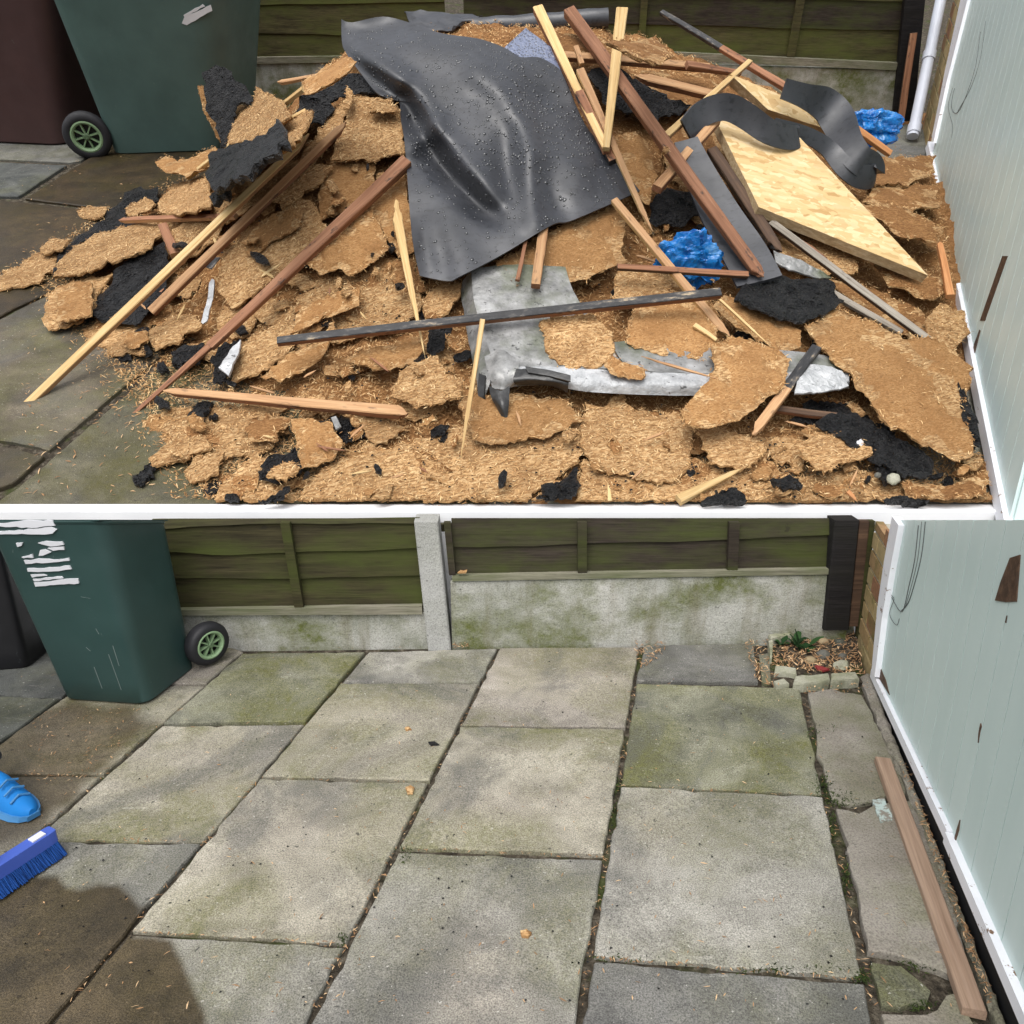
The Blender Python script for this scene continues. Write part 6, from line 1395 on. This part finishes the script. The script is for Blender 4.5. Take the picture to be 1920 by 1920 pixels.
folds = [([(648, 72), (700, 112), (750, 148), (778, 172), (800, 215), (818, 250)], .10, 15), ([(662, 120), (700, 150), (745, 178)], -.05, 16),
         ([(772, 175), (790, 225), (812, 280), (850, 335), (900, 385), (925, 402)], -.12, 17), ([(765, 282), (790, 258), (816, 232)], .045, 11), ([(755, 205), (775, 235), (790, 255)], -.05, 20), ([(770, 300), (800, 310), (840, 330)], -.035, 22),
         ([(820, 245), (850, 290), (905, 340), (945, 395)], .06, 22), ([(900, 140), (950, 180), (978, 225), (990, 280), (1000, 350), (1005, 410)], .065, 22), ([(1000, 185), (1050, 195), (1090, 240)], -.06, 36), ([(955, 260), (950, 330), (960, 400)], -.05, 22),
         ([(1050, 250), (1090, 310), (1150, 360)], .03, 30), ([(830, 420), (860, 470), (865, 515)], .02, 22), ([(790, 430), (800, 480), (805, 515)], .03, 14), ([(1010, 330), (1030, 380), (1060, 410)], -.03, 18), ([(720, 60), (830, 95), (940, 130)], .03, 30)]
def mlift(u, v): return .12+.06*(1-v)+.05*math.sin(math.pi*u)
MEM, MA, MN = drape('rubber_membrane', GR, mlift, folds, M_RUB, label='large wet black rubber membrane draped over the top of the heap', cat='rubber sheet')
# beads of rain on it
V, Fc = [], []
for _ in range(2400):
    j, i = random.randint(2, 81), random.randint(2, 81)
    if random.random() < .4 and j > 55: continue
    p = Vector(MA[j, i])+(Vector(MA[j, i+1])-Vector(MA[j, i]))*random.random()+(Vector(MA[j+1, i])-Vector(MA[j, i]))*random.random(); n = Vector(MN[j, i]); r = random.choice((.002, .003, .0035, .0045, .005, .007))*random.uniform(.7, 1.2); a = n.orthogonal().normalized(); b = n.cross(a); o = len(V); k = random.uniform(.7, 1.5)
    for q, h_ in ((1, .0005), (.82, .34), (.42, .52)):
        for s_ in range(9): t = 2*math.pi*s_/9; V.append(p+(a*math.cos(t)*k+b*math.sin(t))*r*q+n*r*h_)
    V.append(p+n*r*.58)
    for q in range(2):
        for s_ in range(9): Fc.append([o+q*9+s_, o+q*9+(s_+1) % 9, o+(q+1)*9+(s_+1) % 9, o+(q+1)*9+s_])
    for s_ in range(9): Fc.append([o+18+s_, o+18+(s_+1) % 9, o+27])
dr = put('rain_drops', V, Fc, M_DROP, UP, MEM, fr=PM[MEM.name], smooth=True); dr['kind'] = 'stuff'
for v in dr.data.vertices: v.co = PM[MEM.name].inverted() @ v.co
# rolled membrane behind
def tubepx(pts, rpx, name, mat, label, cat, v=None):
    P = []; r = []
    for (x, y, l) in pts: p = hit(x, y, l) if v is None else hv(x, y, v); P.append(p); r.append(rpx*tdep(p)/F)
    P = [Vector(q) for q in crs([tuple(p) for p in P], 6)]; rr = [r[0]*(1+.06*math.sin(i*1.7)) for i in range(len(P))]
    MB().tube(P, rr, 18).put(name, mat, UP, smooth=True, label=label, cat=cat)
tubepx([(818, 56, 0), (900, 52, 0), (1000, 46, 0), (1140, 34, 0)], 17, 'membrane_roll', M_RUB, 'thick black rubber roll lying behind the draped membrane at the top', 'rubber roll', v=5.15)
surf('membrane_fold', [[hv(758, 20, 5.2), hv(830, 22, 5.2), hv(905, 26, 5.22)], [hv(770, 44, 5.05), hv(835, 52, 5.0), hv(880, 36, 5.1)], [hv(775, 52, 5.0), hv(838, 60, 4.95), hv(850, 52, 5.0)]], M_RUB, UP, amp=.02, label='creased black rubber fold between the draped membrane and the roll', cat='rubber sheet')
sheet('wet_sheet', [(946, 89), (986, 52), (1042, 96), (1054, 138), (1022, 112), (976, 108)], M_WETSHEET, 6, th=.01, rag=.4, torn=False, fringe=0, amp=.004, tilt=(0, -.2), label='small blue-grey wet sheet corner covered in raindrops behind the membrane', cat='plastic sheet')
def ribbon(name, pts, wdir, mat, label, th=.014):
    """pts: (x, y, lift, width px, twist) down the middle; ribbon width follows wdir (yard vector) rotated by twist about the run"""
    q = crs([(x, y, l, w, tw) for x, y, l, w, tw in pts], 6); P = [hit(x, y, max(0, l)) for x, y, l, w, tw in q]; rr = []
    for _ in range(3): P = [P[0]]+[(P[i-1]+P[i]*2+P[i+1])/4 for i in range(1, len(P)-1)]+[P[-1]]
    for i, p in enumerate(P):
        d = (P[min(i+1, len(P)-1)]-P[max(i-1, 0)]).normalized(); w = Vector(wdir); w = (w-d*w.dot(d)).normalized(); n = d.cross(w); a = q[i][4]
        w2 = w*math.cos(a)+n*math.sin(a); n2 = d.cross(w2); h = q[i][3]*tdep(p)/F/2; k = [-1, -.6, -.2, .2, .6, 1]
        rr.append([p+w2*h*t+n2*(.05*h*(t*t)) for t in k]+[p+w2*h*t+n2*(.05*h*t*t-th) for t in k[::-1]])
    MB().loft(rr).put(name, mat, UP, smooth=True, label=label, cat='rubber strip')
ribbon('rubber_strip', [(1288, 245, .20, 46, 0), (1318, 212, .25, 46, 0), (1362, 200, .30, 46, .2), (1400, 218, .29, 44, .2), (1440, 246, .27, 42, .1), (1480, 258, .25, 42, 0), (1500, 256, .22, 40, -.3), (1478, 262, .205, 38, -.3), (1448, 262, .20, 36, 0)], (.1, .45, .9), M_RUB, 'black rubber strip curling over the top corner of the strand board')
ribbon('rubber_strip', [(1470, 166, .27, 34, 0), (1510, 180, .28, 40, 0), (1548, 196, .27, 56, 0), (1572, 226, .25, 58, 0), (1590, 268, .22, 50, 0), (1612, 300, .19, 50, .0), (1634, 312, .16, 48, 0), (1640, 328, .12, 44, 0), (1616, 332, .11, 42, 0), (1586, 318, .13, 34, 0), (1552, 278, .16, 30, 0), (1505, 250, .19, 26, 0), (1450, 232, .20, 20, 0)], (.55, .35, .75), M_RUB, 'long looped rubber strip hanging at the right end of the strand boards')
ribbon('rubber_strip', [(1286, 262, .20, 44, 0), (1310, 320, .19, 58, 0), (1350, 400, .17, 74, 0), (1394, 470, .16, 84, 0), (1424, 528, .15, 86, 0)], (1, .1, .2), M_RUB, 'flat wide black rubber strip under the long straight red batten')
# ---------------------------------------------------------------- bags, stones
def bag(px, ry, lift, label, seed):
    (x0, y0), (x1, y1) = px; c = hit((x0+x1)/2, (y0+y1)/2+(y1-y0)*.15, lift); t = tdep(c); a = abs(x1-x0)/2*t/F; b = abs(y1-y0)/2*t/F
    bm = bmesh.new(); bmesh.ops.create_icosphere(bm, subdivisions=5, radius=1); V = []
    rg = lambda q, f, s: 1-2*abs(noise.noise(Vector((q.x*f+s, q.y*f-s, q.z*f+seed))))
    for v in bm.verts:
        q = v.co; k = .62+.34*rg(q, 1.3, seed)+.16*rg(q, 3.1, seed+5)+.07*rg(q, 6.5, seed+9)+.25*max(0, nz(q.x*1.1+seed, q.y*1.1, q.z*1.1))
        w_ = Vector((nz(q.x*2, q.y*2, seed), nz(q.y*2, q.z*2, seed), nz(q.z*2, q.x*2, seed)))*.22; q = q*k+w_
        V.append(c+Vector((q.x*a*1.15, q.y*a*ry, q.z*b*1.1)))
    Fc = [[v.index for v in f.verts] for f in bm.faces]; bm.free(); put('plastic_bag', V, Fc, M_BAG, UP, smooth=False, label=label, cat='plastic bag')
bag(((1240, 428), (1340, 526)), .5, .10, 'crumpled bright blue plastic bag in the hollow under the tan batten', 3)
bag(((1588, 206), (1676, 262)), .8, .10, 'blue plastic bag on the ground beside the grey pipe', 9)
pst(1673, 902, 28, 30, M_STONE, 5, 'pale tan stone near the front right beside the door', 'stone', .12, 'stone', yd=UP); pst(1607, 836, 24, 18, M_STICK, 12, 'small white stone on the rough chipboard tile', 'stone', .14, 'stone', yd=UP); pst(1645, 893, 14, 16, M_PEB, 15, 'little grey pebble left of the pale tan stone', 'pebble', .1, 'pebble', yd=UP)
for o in bpy.data.objects:
    if o.name.startswith(('stone', 'pebble')) and o.get('label', '').split()[0] in ('pale', 'small', 'little') and o.parent is None and ('door' in o['label'] or 'tile' in o['label'] or 'tan stone' in o['label']):
        x, y = UP.proj(PM[o.name].to_translation()); p = hit(x, y, .05); d_ = p-PM[o.name].to_translation(); PM[o.name] = Matrix.Translation(d_) @ PM[o.name]; o.matrix_world = UP.M @ PM[o.name]
# ---------------------------------------------------------------- small scraps lying anywhere on the heap
HEAPPX = [(60, 600), (120, 480), (300, 380), (420, 300), (560, 220), (640, 190), (760, 320), (790, 520), (860, 530), (1000, 560), (1180, 400), (1240, 260), (1400, 420), (1560, 560), (1750, 640), (1850, 890), (1850, 940), (420, 940), (300, 820), (290, 690), (200, 640)]
AVOID = [[(p[0], p[1]) for p in top+right+bot[::-1]+left[::-1]], [(870, 500), (1000, 490), (1180, 690), (1590, 690), (1590, 740), (900, 760)], [(1335, 220), (1500, 260), (1740, 520), (1420, 392)]]
LM = [((205, 545), 'gravelly black felt square'), ((330, 490), 'long fresh pale batten'), ((570, 490), 'long dark red batten'), ((530, 755), 'thick brown level timber'), ((428, 670), 'white painted strip'), ((770, 520), 'pale splintered stake'), ((660, 625), 'left half of the black batten'), ((885, 730), 'slender pale splinter'), ((960, 600), 'grey flashing'), ((1085, 640), 'round piece on the flashing'), ((1190, 560), 'right half of the black batten'), ((1290, 475), 'blue bag in the hollow'), ((1380, 715), 'large curled tan sheet'), ((1475, 730), 'two-tone stake'), ((1480, 560), 'crumpled tar felt'), ((1680, 720), 'biggest orange-brown panel'), ((1600, 530), 'weathered grey laths'), ((1673, 905), 'pale tan stone'), ((1570, 850), 'tile with the white stone'), ((1330, 900), 'pale pointed offcut'), ((525, 870), 'front-left felt scrap'), ((980, 780), 'smooth panel under the flashing'), ((1200, 830), 'sheet right of the long crack'), ((450, 290), 'big split felt slab'), ((690, 240), 'torn sheet by the membrane')]
def where(x, y):
    (lx, ly), nm = min(LM, key=lambda q: (q[0][0]-x)**2+(q[0][1]-y)**2*1.5)
    dx, dy = x-lx, y-ly
    return ('right of' if dx > 0 else 'left of')+' the '+nm if abs(dx) > abs(dy) else ('in front of' if dy > 0 else 'behind')+' the '+nm
MW = {id(M_TORN): 'rough pale', id(M_SMOOTH): 'smooth brown', id(M_WET_GAP): 'damp rusty'}
k = 0; tries = 0
while k < 95 and tries < 4000:
    tries += 1; x, y = random.uniform(60, 1840), random.uniform(360, 935)
    if not inpoly(x, y, HEAPPX) or any(inpoly(x, y, A_) for A_ in AVOID): continue
    r = random.uniform(24, 62)*(.6+.5*(y/900)); m = random.randint(5, 7); a0_ = random.random()*6
    P = [(x+r*math.cos(a0_+6.28*i/m)*random.uniform(.55, 1.25), y+r*.55*math.sin(a0_+6.28*i/m)*random.uniform(.55, 1.25)) for i in range(m)]
    mt = random.choice((M_TORN, M_TORN, M_TORN, M_SMOOTH, M_WET_GAP)); sheet('chipboard_scrap', P, mt, 0, th=.014, rag=3, over=.1, fringe=.8, face=.7, tilt=(random.uniform(-.16, .16), random.uniform(-.22, .12)), label='%s %s chipboard plate bedded %s' % ('broad' if r > 45 else 'ragged', MW[id(mt)], where(x, y)), cat='chipboard scrap', group='ragged chipboard plates bedded in the heap')
    k += 1
k = tries = 0
while k < 210 and tries < 4000:
    tries += 1; x, y = random.uniform(40, 1860), random.uniform(200, 940)
    if not inpoly(x, y, HEAPPX) or any(inpoly(x, y, A_) for A_ in AVOID): continue
    r = random.uniform(7, 25)*(.6+.5*(y/900)); m = random.randint(5, 8); a0_ = random.random()*6; el = random.uniform(.45, .9); ro = random.random()*3
    P = [(x+math.cos(ro)*r*math.cos(a0_+6.28*i/m)*random.uniform(.7, 1.2)-math.sin(ro)*r*el*math.sin(a0_+6.28*i/m)*.7, y+math.sin(ro)*r*math.cos(a0_+6.28*i/m)*.7+math.cos(ro)*r*el*math.sin(a0_+6.28*i/m)*random.uniform(.5, .9)) for i in range(m)]
    fel = random.random() < .24; mt = M_FELT if fel else random.choice((M_TORN, M_TORN, M_TORN, M_SMOOTH, M_WET_GAP))
    if fel: sheet('felt_scrap', P, M_FELT, random.choice((0, 1, 2)), th=.018, rag=1.5, step=5, fringe=0, amp=.008, matedge=M_FELT, tilt=(random.uniform(-.2, .2), random.uniform(-.2, .2)), label='small black felt scrap %s' % where(x, y), cat='felt scrap', group='small black felt scraps in the heap')
    else: sheet('chipboard_scrap', P, mt, random.choice((0, 1, 2)), th=.014, rag=2, step=5, fringe=1.2, face=.8 if mt is T else .1, tilt=(random.uniform(-.3, .3), random.uniform(-.3, .3)), label='%s %s chipboard scrap loose %s' % ('tiny' if r < 13 else 'small', MW[id(mt)], where(x, y)), cat='chipboard scrap', group='small loose chipboard scraps in the heap')
    k += 1
# thin split sticks strewn about, each its own
k = 0
while k < 34:
    x, y = random.uniform(260, 1780), random.uniform(420, 915)
    if not inpoly(x, y, HEAPPX) or any(inpoly(x, y, A_) for A_ in AVOID): continue
    a_ = random.uniform(0, 6.28); L_ = random.uniform(22, 60)
    e_ = (x+L_*math.cos(a_), min(930, y+L_*.6*math.sin(a_))); nm, mt = random.choice((('pale', M_PALE), ('tan', M_TAN), ('red-brown', M_RED), ('tan', M_TAN)))
    timber((x, y), e_, random.uniform(4, 8), random.uniform(3, 6), .07, .06, mt, 'thin split %s stick lying %s' % (nm, where(x, y)), name='wood_splinter', cat='splinter', tip=.03, tip0=.03, seg=4)['group'] = 'thin split sticks strewn on the heap'
    k += 1
V, Fc = [], []
for i in range(1500):
    x, y = random.uniform(150, 1850), random.uniform(380, 936)
    if not inpoly(x, y, HEAPPX) or inpoly(x, y, AVOID[0]): continue
    p = hit(x, y, .022); r = random.choice((.003, .004, .005, .008)); b = len(V); q = random.uniform(.5, 1.4)
    V += [p+Vector((r*q, 0, 0)), p+Vector((-r*.5, r*.8, 0)), p+Vector((-r*.6, -r*.7, 0)), p+Vector((0, 0, r*.8))]; Fc += [[b, b+1, b+3], [b+1, b+2, b+3], [b+2, b, b+3], [b, b+2, b+1]]
put('felt_crumbs', V, Fc, M_FELT, UP, base=Vector((.2, 3.4, 0)), label='tiny black felt crumbs sprinkled over the chipboard heap', cat='crumbs', kind='stuff')
# loose splinters over the whole heap
V, Fc = [], []
def hpick(i):
    for _ in range(30):
        v = v0+.03+(5.2-v0)*random.random()**1.5; uL = interp(v, UL); uR = 1.66+.34*(v-1.94); u = uL-.12+(uR-uL+.12)*random.random()
        e = 1e-2; h = hp(u, v)
        if h < -.02:
            if random.random() < .85: continue
            return Vector((u, v, .0))
        n = Vector((-(hp(u+e, v)-h)/e, -(hp(u, v+e)-h)/e, 1)).normalized(); n1 = noise.fractal(Vector((u*7, v*7, 0)), 1, 2, 4)*.035+nz(u*34, v*34)*.012
        return Vector((u, v, max(0, h-.036+n1*min(1, .35+max(0, h)*8))+.002)), n
addsl(110000, hpick, L=(.008, .032), Wd=(.0014, .0048), lift=(-.002, .008), tilt=.55)
put('loose_splinters', V, Fc, M_FIB, UP, base=Vector((.2, 3.5, 0)), label='countless loose wood splinters covering the rubble heap', cat='splinters', kind='stuff')
V, Fc = [], []
for i in range(500):
    x, y = random.uniform(40, 420), random.uniform(290, 930); p = G(x, y, .002)
    if hp(p.x, p.y) > 0: continue
    a, b = slivers(1, lambda i: p, L=(.008, .03), Wd=(.002, .006), lift=(0, .003), tilt=.15); o = len(V); V += a; Fc += [[q+o for q in f] for f in b]
put('stray_shavings', V, Fc, M_FIBLO, UP, base=Vector((-1.5, 3, 0)), label='stray wood shavings on the upper paving left of the heap', cat='shavings', kind='stuff')
